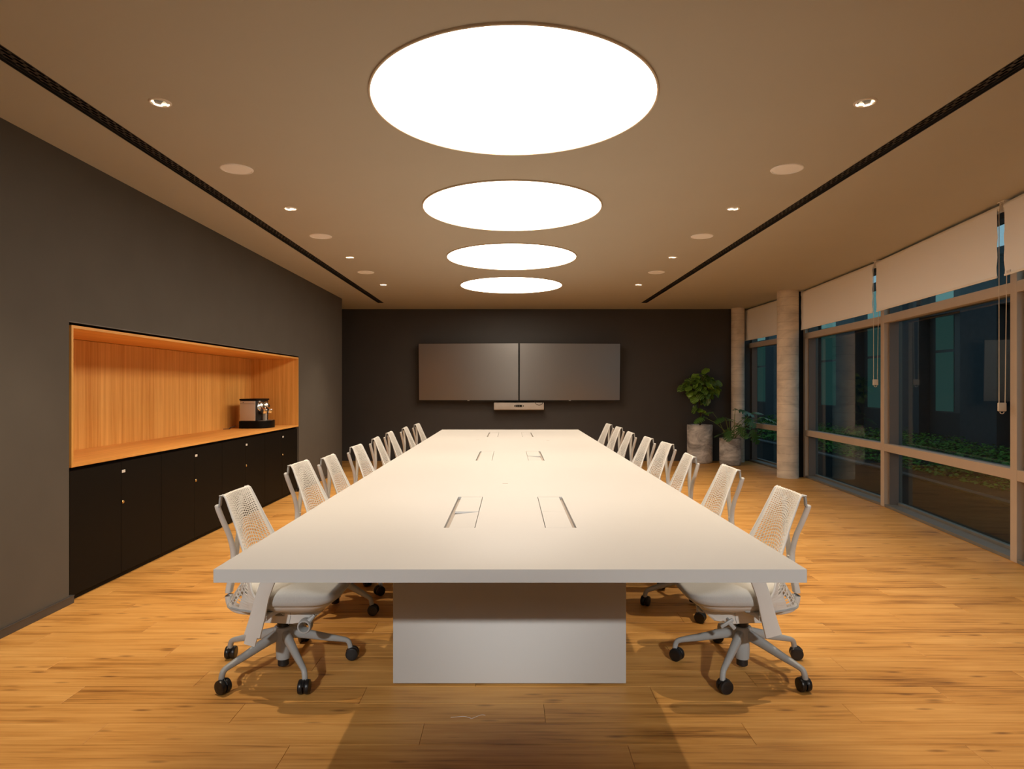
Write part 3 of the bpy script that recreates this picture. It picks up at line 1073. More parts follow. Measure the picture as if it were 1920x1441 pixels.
CM = {}
def chair_meshes():
    CM['backrest'] = chair_back_mesh()
    # solid border beads along both side edges of the web
    for sgn, nm in ((1, 'edge_l'), (-1, 'edge_r')):
        bm = bm_new()
        tube(bm, [back_pt(sgn, k / 40) for k in range(41)], [0.0052] * 41, 8, Vector((1, 0, 0)))
        CM[nm] = to_mesh('back_edge', bm, M['chair_white'], True)
    bm = bm_new()
    tube(bm, [back_pt(-1 + 2 * k / 24, 0.0) for k in range(25)], [0.0055] * 25, 8)
    CM['edge_b'] = to_mesh('back_edge', bm, M['chair_grey'], True)
    # Y-shaped tower
    bm = bm_new()
    stem = smooth_path([(-0.02, 0, 0.262), (-0.13, 0, 0.262), (-0.200, 0, 0.268), (-0.240, 0, 0.292), (-0.250, 0, 0.35), (-0.232, 0, 0.44), (-0.222, 0, 0.52)], 5)
    tube(bm, stem, [(0.030 - 0.009 * k / (len(stem) - 1), 0.014) for k in range(len(stem))], 12, Vector((0, 0, 1)), True, 3.0)
    for s in (1, -1):
        arm = smooth_path([(-0.228, s * 0.010, 0.46), (-0.224, s * 0.018, 0.54), (-0.226, s * 0.052, 0.62), (-0.236, s * 0.090, 0.69), (-0.246, s * 0.117, 0.750), (-0.249, s * 0.123, 0.774)], 5)
        n_ = len(arm)
        tube(bm, arm, [0.0125 if k < n_ - 2 else 0.0118 - 0.005 * (k - n_ + 2) for k in range(n_)], 10, Vector((1, 0, 0)))
    CM['tower'] = to_mesh('back_tower', bm, M['chair_white'], True, 50)
    for s, nm in ((1, 'clip_l'), (-1, 'clip_r')):
        bm = bm_new()
        tube(bm, smooth_path([(-0.231, s * 0.127, 0.810), (-0.234, s * 0.126, 0.792), (-0.236, s * 0.124, 0.774), (-0.242, s * 0.122, 0.764)], 4), (0.005, 0.010), 8, Vector((0, 1, 0)), True, 3.0)
        CM[nm] = to_mesh('back_clip', bm, M['chair_grey'], True)
    # seat cushion
    bm = bm_new()
    super_loft(bm, [(0.356, -0.125, 0.262, 0.222, 0.0), (0.360, -0.140, 0.285, 0.236, 0.0), (0.370, -0.146, 0.296, 0.243, 0.0), (0.384, -0.149, 0.302, 0.246, 0.004),
                    (0.402, -0.148, 0.302, 0.245, 0.010), (0.416, -0.142, 0.297, 0.240, 0.018), (0.426, -0.128, 0.283, 0.228, 0.026), (0.431, -0.10, 0.25, 0.205, 0.026),
                    (0.430, -0.05, 0.18, 0.14, 0.014), (0.428, 0.02, 0.09, 0.05, 0.0)], 44, 4.6, 0.34)
    CM['seat'] = to_mesh('seat', bm, M['fabric'], True, 60)
    bm = bm_new()
    super_loft(bm, [(0.306, -0.075, 0.205, 0.135, 0.0), (0.312, -0.095, 0.225, 0.165, 0.0), (0.332, -0.115, 0.25, 0.205, 0.0), (0.350, -0.125, 0.272, 0.222, 0.0), (0.3565, -0.125, 0.276, 0.224, 0.0)], 40, 4.6, 0.40)
    CM['pan'] = to_mesh('seat_pan', bm, M['chair_white'], True, 40)
    # tilt housing
    bm = bm_new()
    pr = [(-0.095, 0.306), (-0.105, 0.285), (-0.06, 0.240), (0.075, 0.235), (0.16, 0.250), (0.20, 0.285), (0.205, 0.306)]
    rings = []
    for y, sc in ((-0.098, 0.90), (-0.092, 0.98), (-0.07, 1.0), (0.07, 1.0), (0.092, 0.98), (0.098, 0.90)):
        rings.append([bm.verts.new((0.05 + (x - 0.05) * sc, y, 0.272 + (z - 0.272) * sc)) for x, z in pr])
    for a, b in zip(rings, rings[1:]):
        ring_faces(bm, a, b)
    bm.faces.new(rings[0])
    bm.faces.new(list(reversed(rings[-1])))
    CM['housing'] = to_mesh('tilt_housing', bm, M['chair_white'], True, 30)
    bm = bm_new()
    for s in (1, -1):
        tube(bm, [(0.062 + 0.005 * math.sin(k * 0.5), s * 0.0975, 0.303 - 0.066 * k / 8) for k in range(9)], 0.0022, 6)
    CM['seam'] = to_mesh('housing_seam', bm, M['chair_grey'], True)
    # data plate on the near side of the housing
    bm = bm_new()
    box(bm, -0.004, 0.040, -0.1005, -0.0955, 0.272, 0.288, 0.0015, 1)
    CM['plate'] = to_mesh('data_plate', bm, M['chair_grey'], False)
    bm = bm_new()
    for k in range(3):
        box(bm, 0.000, 0.036 - 0.006 * k, -0.1010, -0.1000, 0.2755 + 0.004 * k, 0.2775 + 0.004 * k)
    CM['plate_ink'] = to_mesh('plate_print', bm, M['rubber_matt'], False)
    # tension knob on one side: an open ring drum with a grip fin
    bm = bm_new()
    mt = Matrix.Translation((0.142, -0.098, 0.243)) @ Matrix.Rotation(PI / 2, 4, 'X')
    lathe(bm, [(0.020, 0.0), (0.021, 0.050), (0.0225, 0.054), (0.028, 0.054), (0.030, 0.050), (0.031, 0.02), (0.024, 0.0), (0.020, 0.0)], 32, mt)
    tube(bm, [(0.158, -0.130, 0.262), (0.172, -0.128, 0.276), (0.182, -0.125, 0.288)], [0.014, 0.010, 0.0075], 10, Vector((0, 1, 0)))
    CM['knob'] = to_mesh('tension_knob', bm, M['chair_grey'], True, 40)
    # lever on the other side
    bm = bm_new()
    tube(bm, smooth_path([(0.10, 0.09, 0.262), (0.10, 0.13, 0.258), (0.104, 0.158, 0.262), (0.120, 0.172, 0.272)], 4), 0.0065, 8)
    mt = Matrix.Translation((0.128, 0.172, 0.268)) @ Matrix.Rotation(math.radians(32), 4, 'Y')
    box(bm, -0.032, 0.032, -0.006, 0.006, -0.008, 0.008, 0.005, 2, mt)
    mt = Matrix.Translation((0.106, 0.172, 0.258)) @ Matrix.Rotation(math.radians(-50), 4, 'Y')
    box(bm, -0.020, 0.020, -0.006, 0.006, -0.009, 0.009, 0.005, 2, mt)
    CM['lever'] = to_mesh('height_lever', bm, M['chair_grey'], True, 40)
    bm = bm_new()
    box(bm, 0.02, 0.062, 0.1985, 0.206, 0.326, 0.348, 0.006, 2)
    CM['button'] = to_mesh('depth_button', bm, M['chair_grey'], True)
    # arms
    for s, nm in ((1, 'l'), (-1, 'r')):
        bm = bm_new()
        path = smooth_path([(-0.034, 0, 0.252), (-0.012, 0, 0.33), (0.010, 0, 0.42), (0.040, 0, 0.50), (0.060, 0, 0.535)], 4)
        n_ = len(path)
        rr = [(0.0085, 0.036 - 0.006 * min(1, k / 8)) for k in range(n_)]
        tube(bm, [(p.x, s * 0.272, p.z) for p in path], rr, 12, Vector((1, 0, 0)), True, 4.0)
        tube(bm, [(-0.002, s * 0.264, 0.318), (0.0, s * 0.20, 0.318), (0.0, s * 0.10, 0.300)], (0.026, 0.012), 10, Vector((0, 0, 1)), True, 3.5)
        CM['arm_' + nm] = to_mesh('arm_post', bm, M['chair_white'], True, 40)
        bm = bm_new()
        tube(bm, [(-0.046, s * 0.272, 0.214), (-0.034, s * 0.272, 0.256)], (0.0065, 0.025), 12, Vector((1, 0, 0)), True, 4.0)
        CM['armlow_' + nm] = to_mesh('arm_slide', bm, M['chair_white'], True, 40)
        bm = bm_new()
        super_loft(bm, [(0.000, 0.0, 0.235, 0.036, 0), (0.004, -0.006, 0.241, 0.041, 0), (0.016, -0.006, 0.241, 0.041, 0), (0.022, 0.0, 0.235, 0.036, 0)], 28, 3.6)
        bmesh.ops.translate(bm, verts=bm.verts, vec=(-0.035, s * 0.265, 0.532))
        CM['pad_' + nm] = to_mesh('arm_pad', bm, M['chair_grey'], True, 40)
    # base
    bm = bm_new()
    lathe(bm, [(0.026, 0.045), (0.031, 0.047), (0.034, 0.09), (0.032, 0.13), (0.047, 0.135), (0.048, 0.165), (0.043, 0.188), (0.040, 0.194), (0.024, 0.195)], 28, None, True, True)
    CM['hub'] = to_mesh('base_hub', bm, M['chair_grey'], True, 40)
    bm = bm_new()
    lathe(bm, [(0.022, 0.014), (0.025, 0.017), (0.025, 0.046)], 20, None, True, True)
    lathe(bm, [(0.028, 0.194), (0.028, 0.222), (0.022, 0.225), (0.022, 0.285)], 20, None, True, True)
    lathe(bm, [(0.018, 0.040), (0.018, 0.200)], 16, None, True, True)
    CM['lift'] = to_mesh('gas_lift', bm, M['rubber_matt'], True, 40)
    bm = bm_new()
    p = smooth_path([(0.030, 0, 0.163), (0.10, 0, 0.146), (0.19, 0, 0.120), (0.255, 0, 0.103), (0.288, 0, 0.091), (0.2985, 0, 0.070), (0.300, 0, 0.056)], 4)
    n_ = len(p)
    rr = []
    for q in p:
        f = min(1.0, max(0.0, (q.x - 0.03) / 0.25))
        rr.append((0.020 - 0.0085 * f, 0.0245 - 0.013 * f))
    tube(bm, p, rr, 12, Vector((0, 0, 1)), True, 2.8)
    CM['leg'] = to_mesh('leg', bm, M['chair_grey'], True, 50)
    # caster: hood and two wheels, built round its stem
    bm = bm_new()
    tube(bm, [(-0.010 + 0.026 * math.cos(a), 0, 0.030 + 0.026 * math.sin(a)) for a in [math.radians(20 + 14 * k) for k in range(11)]], (0.006, 0.004), 8, Vector((0, 1, 0)))
    lathe(bm, [(0.010, 0.036), (0.011, 0.060)], 14, None, True, True)
    CM['caster'] = to_mesh('caster', bm, M['rubber_matt'], True)
    bm = bm_new()
    lathe(bm, [(0.004, -0.009), (0.022, -0.011), (0.028, -0.009), (0.030, -0.004), (0.030, 0.005), (0.027, 0.010), (0.010, 0.011), (0.004, 0.010)], 28, Matrix.Rotation(PI / 2, 4, 'X'), True, True)
    CM['wheel'] = to_mesh('wheel', bm, M['rubber'], True, 40)
chair_meshes()

def office_chair(x, y, rz, spoke, label, arms_low=False, seed=0, lift=0.0):
    rnd = random.Random(seed)
    t = thing('office_chair', label, 'chair', (x, y, 0), rz, 'white mesh-back swivel chairs round the table')
    b = place('backrest', CM['backrest'], t, (0, 0, lift))
    place('side_edge', CM['edge_l'], b)
    place('side_edge', CM['edge_r'], b)
    place('bottom_edge', CM['edge_b'], b)
    tw = place('back_tower', CM['tower'], t, (0, 0, lift))
    place('back_clip', CM['clip_l'], tw)
    place('back_clip', CM['clip_r'], tw)
    place('seat', CM['seat'], t, (0, 0, lift))
    pn = place('seat_pan', CM['pan'], t, (0, 0, lift))
    place('depth_button', CM['button'], pn)
    h = place('tilt_housing', CM['housing'], t, (0, 0, lift))
    place('housing_seam', CM['seam'], h)
    place('data_plate', CM['plate'], h)
    place('plate_print', CM['plate_ink'], h)
    place('tension_knob', CM['knob'], h)
    place('height_lever', CM['lever'], h)
    for nm in 'lr':
        a = place('armrest', CM['arm_' + nm], t, (0, 0, lift))
        if arms_low:
            place('arm_slide', CM['armlow_' + nm], a)
        place('arm_pad', CM['pad_' + nm], a)
    place('gas_lift', CM['lift'], t)
    place('base_hub', CM['hub'], t)
    for k in range(5):
        ang = spoke + 2 * PI * k / 5 - rz
        place('leg', CM['leg'], t, (0, 0, 0), (0, 0, ang))
        c = place('caster', CM['caster'], t, (0.300 * math.cos(ang), 0.300 * math.sin(ang), 0), (0, 0, rnd.uniform(0, 2 * PI)))
        for s in (0.0135, -0.0135):
            place('wheel', CM['wheel'], c, (-0.010, s, 0.030), (0, 0, 0 if s > 0 else PI))
    return t

LY = [2.965, 3.82, 4.46, 5.26, 6.10, 6.87, 7.69, 8.43]
LX = [-1.046, -1.040, -1.042, -1.043, -1.056, -1.072, -1.040, -1.005]
RY = [2.965, 3.84, 4.55, 5.50, 6.12, 6.84, 7.74, 8.40]
RX = [1.070, 1.095, 1.050, 1.130, 1.100, 1.065, 1.095, 1.075]
nth = ['at the end opposite the screens', 'second from the end opposite the screens', 'third from the end opposite the screens', 'fourth from the end opposite the screens',
       'fourth from the end by the screens', 'third from the end by the screens', 'second from the end by the screens', 'at the end by the screens']
def clab(side, i):
    return 'white mesh-back swivel chair on the %s side, %s' % (side, nth[i])
rj = random.Random(3)
for i in range(8):
    office_chair(LX[i], LY[i], 0.0 if i == 0 else math.radians(rj.uniform(-4, 4)), PI / 2 if i == 0 else rj.uniform(0, 1.25), clab('cupboard', i), i in (0, 3), i, 0.028 if i == 1 else 0.0)
    office_chair(RX[i], RY[i], PI if i == 0 else PI + math.radians(rj.uniform(-4, 4)), PI / 2 + 0.02 if i == 0 else rj.uniform(0, 1.25), clab('window', i), False, 40 + i)

# ------------------------------------------------------------------ niche: lining, worktop, cabinets
NF, NB = XL + 0.001, -3.215                 # front edge and back panel of the wood lining
ly0, ly1, lz0, lz1, lt = 3.852, 7.985, 0.812, 1.668, 0.018
t = thing('niche_lining', 'warm wood lining of the long wall niche above the black cupboards', 'niche', ((NF + NB) / 2, (ly0 + ly1) / 2, lz0))
bm = bm_new(); box(bm, NB - 0.018, NF, ly0, ly1, lz1 - lt, lz1, 0.0006, 1)
obj('top_board', bm, M['niche_long'], t, world=True)
for y0 in (ly0, ly1 - lt):
    bm = bm_new(); box(bm, NB - 0.018, NF, y0, y0 + lt, lz0 + 0.018, lz1 - lt, 0.0006, 1)
    obj('side_board', bm, M['niche_back'], t, world=True)
for a, b in ((ly0 + lt, 5.72), (5.722, 6.12), (6.122, ly1 - lt)):
    bm = bm_new(); box(bm, NB - 0.018, NB, a, b, lz0 + 0.018, lz1 - lt - 0.003, 0.001, 1)
    obj('back_panel', bm, M['niche_back'], t, world=True)
bm = bm_new(); box(bm, NB - 0.018, NF, ly0, ly1, lz0, lz0 + 0.018, 0.0006, 1)
o = obj('worktop', bm, M['niche_long'])
o['label'] = 'continuous wood worktop lying over the row of black cupboards'
o['category'] = 'worktop'

cab_y = [3.856, 4.872, 5.898, 6.930, 7.980]
clabels = ['black two-door cupboard under the niche, farthest from the coffee machine',
           'black two-door cupboard under the niche, second farthest from the coffee machine',
           'black two-door cupboard under the niche, just before the one below the coffee machine',
           'black two-door cupboard below the coffee machine, last of the row']
DF = XL - 0.014
for i in range(4):
    y0, y1 = cab_y[i], cab_y[i + 1]
    t = thing('cupboard', clabels[i], 'cupboard', (-2.92, (y0 + y1) / 2, 0), 0, 'black cupboards below the wood niche')
    bm = bm_new()
    box(bm, -3.18, DF - 0.020, y0 + 0.001, y1 - 0.001, 0.032, 0.800)
    obj('carcass', bm, M['black'], t, world=True)
    bm = bm_new()
    box(bm, -3.16, DF - 0.024, y0 + 0.001, y1 - 0.001, 0.0, 0.031)
    obj('plinth', bm, M['black'], t, world=True)
    mid = [4.369, 5.386, 6.420, 7.454][i]
    for a, b, k in ((y0, mid, 0), (mid, y1, 1)):
        bm = bm_new()
        box(bm, DF - 0.018, DF, a + 0.0014, b - 0.0014, 0.036, 0.788, 0.0012, 1)
        d = obj('door', bm, M['black'], t, world=True)
        if k:
            bm = bm_new()
            box(bm, DF, DF + 0.0022, mid + 0.006, mid + 0.044, 0.712, 0.731, 0.001, 1)
            obj('name_tag', bm, M['tag'], d, world=True)
            bm = bm_new()
            lathe(bm, [(0.0115, 0.0), (0.0115, 0.004), (0.009, 0.007), (0.0025, 0.0075), (0.002, 0.006)], 20, Matrix.Translation((DF, mid + 0.016, 0.514)) @ Matrix.Rotation(PI / 2, 4, 'Y'), False, True)
            obj('lock', bm, M['brass'], d, True, world=True)

# ------------------------------------------------------------------ coffee machine
ZC = 0.830
t = thing('coffee_machine', 'black and silver two-group coffee machine on the wood worktop', 'coffee machine', (-2.98, 7.48, ZC))
Y0, Y1 = 7.285, 7.675
bm = bm_new(); box(bm, -3.068, -2.885, Y0 + 0.004, Y1, ZC + 0.084, ZC + 0.315, 0.010, 2)
obj('body', bm, M['rubber_matt'], t, True, world=True)
bm = bm_new(); box(bm, -3.072, -2.875, Y0, Y1 + 0.004, ZC + 0.316, ZC + 0.336, 0.006, 2)
obj('lid', bm, M['black'], t, True, world=True)
bm = bm_new(); box(bm, -3.062, -2.888, Y0 - 0.006, Y0 + 0.006, ZC + 0.088, ZC + 0.312, 0.004, 2)
sp_ = obj('side_tank', bm, M['silver'], t, True, world=True)
bm = bm_new(); box(bm, -3.060, -2.890, Y0 - 0.0075, Y0 - 0.004, ZC + 0.280, ZC + 0.2825)
box(bm, -3.028, -3.018, Y0 - 0.0075, Y0 - 0.004, ZC + 0.292, ZC + 0.301)
obj('tank_seam', bm, M['rubber_matt'], sp_, world=True)
bm = bm_new()
poly = [(-3.072, Y0 - 0.004), (-2.90, Y0 - 0.004)]
for k in range(13):
    a = -PI / 2 + PI * k / 12
    poly.append((-2.865 + 0.105 * math.cos(a), (Y0 + Y1) / 2 + 0.196 * math.sin(a)))
poly += [(-2.90, Y1 + 0.004), (-3.072, Y1 + 0.004)]
prism(bm, poly, ZC, ZC + 0.083)
obj('drip_base', bm, M['black'], t, True, 30, world=True)
bm = bm_new()
prism(bm, [(-2.88, Y0 + 0.05), (-2.80, Y0 + 0.07), (-2.775, (Y0 + Y1) / 2), (-2.80, Y1 - 0.07), (-2.88, Y1 - 0.05)], ZC + 0.0835, ZC + 0.087)
obj('drip_tray', bm, M['steel'], t, world=True)
for y in (Y0 + 0.115, Y1 - 0.115):
    base = Vector((-2.883, y, ZC + 0.243))
    mt = Matrix.Translation(base) @ Matrix.Rotation(math.radians(-28), 4, 'Z') @ Matrix.Rotation(math.radians(76), 4, 'Y')
    bm = bm_new()
    lathe(bm, [(0.058, -0.004), (0.060, 0.012), (0.056, 0.022), (0.048, 0.027), (0.012, 0.030), (0.0, 0.030)][:5], 32, mt, True, True)
    hd = obj('brew_head', bm, M['chrome'], t, True, 40, world=True)
    bm = bm_new()
    for k in range(6):
        a = math.radians(30 + 60 * k)
        q = mt @ Matrix.Translation((0.036 * math.cos(a), 0.036 * math.sin(a), 0.0285))
        lathe(bm, [(0.006, 0.0), (0.005, 0.0035)], 10, q, True, True)
    obj('button', bm, M['rubber_matt'], hd, world=True)
    bm = bm_new()
    mt2 = Matrix.Translation(base + Vector((0.050, -0.022, -0.040))) @ Matrix.Rotation(math.radians(-28), 4, 'Z') @ Matrix.Rotation(math.radians(24), 4, 'Y')
    box(bm, -0.045, 0.040, -0.026, 0.026, -0.030, 0.028, 0.010, 3, mt2)
    obj('handle', bm, M['chrome'], hd, True, world=True)
    bm = bm_new()
    box(bm, -2.884, -2.83, y - 0.022, y + 0.022, ZC + 0.160, ZC + 0.192, 0.006, 2)
    obj('spout', bm, M['rubber_matt'], hd, True, world=True)
bm = bm_new()
box(bm, -2.872, -2.835, (Y0 + Y1) / 2 - 0.022, (Y0 + Y1) / 2 + 0.022, ZC + 0.084, ZC + 0.190, 0.007, 2)
obj('steam_column', bm, M['silver'], t, True, world=True)
bm = bm_new()
box(bm, -2.886, -2.8835, (Y0 + Y1) / 2 - 0.105, (Y0 + Y1) / 2 - 0.055, ZC + 0.303, ZC + 0.310)
obj('badge', bm, M['tag'], t, world=True)
bm = bm_new()
tube(bm, smooth_path([(-3.12, 7.30, ZC + 0.03), (-3.16, 7.24, ZC + 0.008), (-3.12, 7.16, ZC + 0.006), (-3.17, 7.10, ZC + 0.006)], 5), 0.004, 6)
obj('power_cord', bm, M['rubber_matt'], t, True, world=True)

# ------------------------------------------------------------------ wall screens and camera bar
ZS = 1.566
def screen(x_in, x_out, y_in, y_out, label):
    xc, yc = (x_in + x_out) / 2, (y_in + y_out) / 2
    wdt = math.hypot(x_out - x_in, y_out - y_in)
    sgn = 1 if x_out > x_in else -1
    rz = math.atan2((y_out - y_in) * sgn, abs(x_out - x_in))
    t = thing('wall_screen', label, 'screen', (xc, yc, ZS), rz, 'pair of large wall screens')
    t.rotation_euler = (math.radians(2.6), 0, rz)      # leaning a little forward
    hw, hh = wdt / 2, 0.500
    bm = bm_new()
    box(bm, -hw, hw, 0.0, 0.035, -hh, hh, 0.003, 1)
    box(bm, -hw * 0.7, hw * 0.7, 0.033, 0.060, -hh * 0.75, hh * 0.55, 0.01, 2)
    obj('housing', bm, M['bezel'], t)
    bm = bm_new()
    slab_with_holes(bm, -hw, hw, -hh, hh, -0.004, 0.0, [(-hw + 0.009, hw - 0.009, -hh + 0.014, hh - 0.009)], lambda a, b, c: (a, c, b))
    obj('bezel', bm, M['bezel'], t)
    bm = bm_new()
    box(bm, -hw + 0.009, hw - 0.009, -0.0015, 0.0, -hh + 0.014, hh - 0.009)
    obj('display_panel', bm, M['screen'], t)
    bm = bm_new()
    box(bm, -0.018, 0.018, -0.006, -0.003, -hh + 0.003, -hh + 0.010, 0.001, 1)
    obj('maker_badge', bm, M['tag'], t)
    bm = bm_new()
    box(bm, -0.25, 0.25, 0.06, 0.085, -0.2, 0.2)
    box(bm, -0.06, 0.06, 0.08, 0.24, -0.08, 0.08)
    obj('wall_mount', bm, M['rubber_matt'], t)
screen(0.148, -1.592, 11.06, 11.155, 'large dark wall screen on the cupboard side of the pair')
screen(0.158, 1.914, 11.06, 11.155, 'large dark wall screen on the window side of the pair')
t = thing('video_camera_bar', 'slim pale video camera bar mounted just under the paired wall screens', 'camera', (0.152, 11.17, 0.96))
bm = bm_new()
box(bm, -0.434, 0.434, -0.055, 0.055, -0.052, 0.075, 0.013, 3)
bmesh.ops.transform(bm, matrix=Matrix.Rotation(math.radians(-4), 4, 'X'), verts=bm.verts)
obj('shell', bm, M['bar'], t, True)
bm = bm_new()
mt = Matrix.Translation((0.002, -0.054, 0.019)) @ Matrix.Rotation(PI / 2, 4, 'X')
super_loft(bm, [(0.0, -0.083, 0.083, 0.020, 0), (0.004, -0.083, 0.083, 0.020, 0), (0.006, -0.080, 0.080, 0.017, 0)], 32, 3.2)
bmesh.ops.transform(bm, matrix=mt, verts=bm.verts)
pill = obj('lens_window', bm, M['black'], t, True)
for x, r_ in ((-0.055, 0.011), (-0.02, 0.008), (0.012, 0.008), (0.060, 0.015)):
    bm = bm_new()
    lathe(bm, [(r_, 0.0), (r_, 0.004), (r_ * 0.8, 0.006), (r_ * 0.6, 0.003), (0.001, 0.0035)], 20, Matrix.Translation((0.002 + x, -0.0595, 0.019)) @ Matrix.Rotation(PI / 2, 4, 'X'))
    obj('lens', bm, M['silver'], pill, True)
bm = bm_new()
box(bm, -0.15, 0.15, 0.05, 0.21, -0.03, 0.04)
obj('wall_bracket', bm, M['rubber_matt'], t)
bm = bm_new()
tube(bm, smooth_path([(0.27, -0.05, 0.115), (0.29, -0.062, 0.06), (0.35, -0.064, 0.035), (0.405, -0.062, 0.06), (0.42, -0.05, 0.115)], 6), 0.004, 6)
obj('cable_loop', bm, M['rubber_matt'], t, True)

# ------------------------------------------------------------------ plants
def planter(t, rad, h):
    bm = bm_new()
    lathe(bm, [(rad * 0.90, 0.0), (rad * 0.95, 0.006), (rad * 0.985, 0.03), (rad, 0.06), (rad, h - 0.004), (rad - 0.004, h), (rad - 0.018, h), (rad - 0.020, h - 0.004), (rad - 0.020, h - 0.07)], 56, None, True)
    obj('pot', bm, M['pot'], t, True, 50)
    bm = bm_new()
    lathe(bm, [(0.002, h - 0.028), (rad * 0.5, h - 0.030), (rad - 0.019, h - 0.036)], 40)
    obj('soil', bm, M['soil'], t, True)

def round_leaf_mesh(L, W, cup, wav, seed):
    rnd = random.Random(seed)
    bm = bm_new()
    nl, nw = 9, 6
    rows = []
    for a in range(nl + 1):
        s = a / nl
        half = W / 2 * (math.sin(PI * min(1, s * 0.93 + 0.055)) ** 0.55) * (0.86 + 0.22 * s)
        if a == nl:
            half *= 0.35
        row = []
        for b in range(nw + 1):
            u = -1 + 2 * b / nw
            z = cup * W * abs(u) ** 1.4 - 0.22 * L * s * s + wav * math.sin(s * 11 + (3 if u > 0 else 0) + seed) * abs(u) ** 2
            row.append(bm.verts.new((L * s, half * u, z)))
        rows.append(row)
    for a in range(nl):
        for b in range(nw):
            bm.faces.new((rows[a][b], rows[a + 1][b], rows[a + 1][b + 1], rows[a][b + 1]))
    return bm

def split_leaf_mesh(L, W, seed):
    """heart-shaped leaf cut into lobes along its side veins, drooping at the tip"""
    bm = bm_new()
    def z(s, u):
        return -0.30 * L * max(0, s) ** 2 + 0.05 * L * abs(u) - 0.10 * L * u * u
    def outline(s):
        return W / 2 * (max(0.0, math.sin(PI * (0.16 + 0.80 * s))) ** 0.7)
    n = 6
    for sg in (1, -1):
        for k in range(n):
            s0, s1 = k / n * 0.92, (k + 0.80) / n * 0.92
            fwd = 0.10 + 0.06 * k / n
            if k == 0:
                fwd = -0.16
            strip = []
            for q in range(5):
                f = q / 4
                w0, w1 = outline(s0 + fwd * 0.5), outline(s1 + fwd * 0.5)
                p = f ** 0.9
                e = 0.5 * (1 - math.cos(PI * f)) * 0.12
                a0 = s0 + fwd * p + e * (s1 - s0) * (f > 0.6)
                a1 = s1 + fwd * p - e * (s1 - s0) * 2 * (f > 0.6)
                ya, yb = sg * w0 * p, sg * w1 * p * 0.96
                if f < 0.34:
                    a1 = (k + 1) / n * 0.92 + fwd * p
                strip.append((bm.verts.new((L * a0, ya, z(a0, ya / W * 2))), bm.verts.new((L * a1, yb, z(a1, yb / W * 2)))))
            for (p0, p1), (q0, q1) in zip(strip, strip[1:]):
                bm.faces.new((p0, p1, q1, q0))
        a = bm.verts.new((L * 0.92, 0, z(0.92, 0)))
        b = bm.verts.new((L * 1.06, 0, z(1.06, 0)))
        c = bm.verts.new((L * 0.97, sg * W * 0.17, z(0.97, 0.3)))
        bm.faces.new((a, b, c))
    tube(bm, [(0, 0, z(0, 0)), (L * 0.5, 0, z(0.5, 0)), (L * 0.95, 0, z(0.95, 0))], [0.003, 0.0022, 0.001], 5)
    return bm

def aim(direction, roll=0.0):
    d = Vector(direction).normalized()
    q = d.to_track_quat('X', 'Z')
    return (q @ Matrix.Rotation(roll, 3, 'X').to_quaternion()).to_euler()

# tall plant: round wavy leaves on a thin trunk
t = thing('potted_plant', 'tall round-leaved houseplant in the bigger marbled concrete planter by the black wall', 'potted plant', (3.285, 11.135, 0))
planter(t, 0.214, 0.654)
bm = bm_new()
trunk = smooth_path([(0.0, 0, 0.60), (0.01, -0.01, 0.80), (-0.01, 0.0, 0.98), (0.02, 0.01, 1.18), (0.04, 0.0, 1.40), (0.05, -0.01, 1.60)], 5)
tube(bm, trunk, [0.016 - 0.010 * k / (len(trunk) - 1) for k in range(len(trunk))], 8)
trunk_o = obj('stem', bm, M['stemA'], t, True)
LM = [to_mesh('leaf', round_leaf_mesh(0.21, 0.19, c, w_, s), M['leafA'], True, 80) for c, w_, s in ((0.10, 0.010, 1), (0.16, 0.014, 2), (-0.06, 0.012, 3), (0.05, 0.017, 4))]
rnd = random.Random(21)
leafspots = []
# crown centre relative to the pot, radii in x / y / z
for k in range(62):
    th = k * 2.39996
    h = 1 - 2 * (k + 0.5) / 62
    rr = math.sqrt(max(0, 1 - h * h))
    d = Vector((math.cos(th) * rr, math.sin(th) * rr * 0.62, h))
    p = Vector((0.015 + d.x * rnd.uniform(0.16, 0.30), -0.02 + d.y * 0.22, 1.315 + d.z * rnd.uniform(0.16, 0.255)))
    if p.y > 0.13:
        p.y = 0.13
    leafspots.append((p, d, rnd.uniform(0.62, 0.98)))
for p, d, s in ((Vector((-0.10, -0.06, 0.96)), Vector((-0.35, -0.4, -1)), 0.95), (Vector((-0.02, -0.05, 0.78)), Vector((-1, -0.3, -0.1)), 0.85), (Vector((0.04, -0.04, 0.86)), Vector((0.9, -0.4, 0.25)), 0.85),
                (Vector((0.02, -0.05, 1.05)), Vector((0.4, -0.8, -0.5)), 0.8), (Vector((-0.04, -0.04, 0.92)), Vector((0.5, -0.6, 0.3)), 0.7), (Vector((0.05, -0.03, 1.60)), Vector((0.15, -0.5, 0.9)), 0.95)):
    leafspots.append((p, d, s))
for p, d, s in leafspots:
    dr = Vector((d.x, d.y - 0.25, d.z * 0.40 - 0.55 + rnd.uniform(-0.25, 0.3)))
    o = place('leaf', rnd.choice(LM), t, p - dr.normalized() * 0.04, aim(dr, rnd.uniform(-0.9, 0.9)))
    o.scale = (s * 0.88,) * 3
bm = bm_new()
for p, d, s in leafspots[::2]:
    zt = max(0.75, min(1.55, p.z - 0.12))
    base = Vector((0.01 + 0.03 * (zt - 0.6), 0, zt))
    tube(bm, smooth_path([base, (base + p) / 2 + Vector((0, 0, 0.03)), p], 3), 0.004, 5)
obj('leaf_stalk', bm, M['stemB'], t, True)

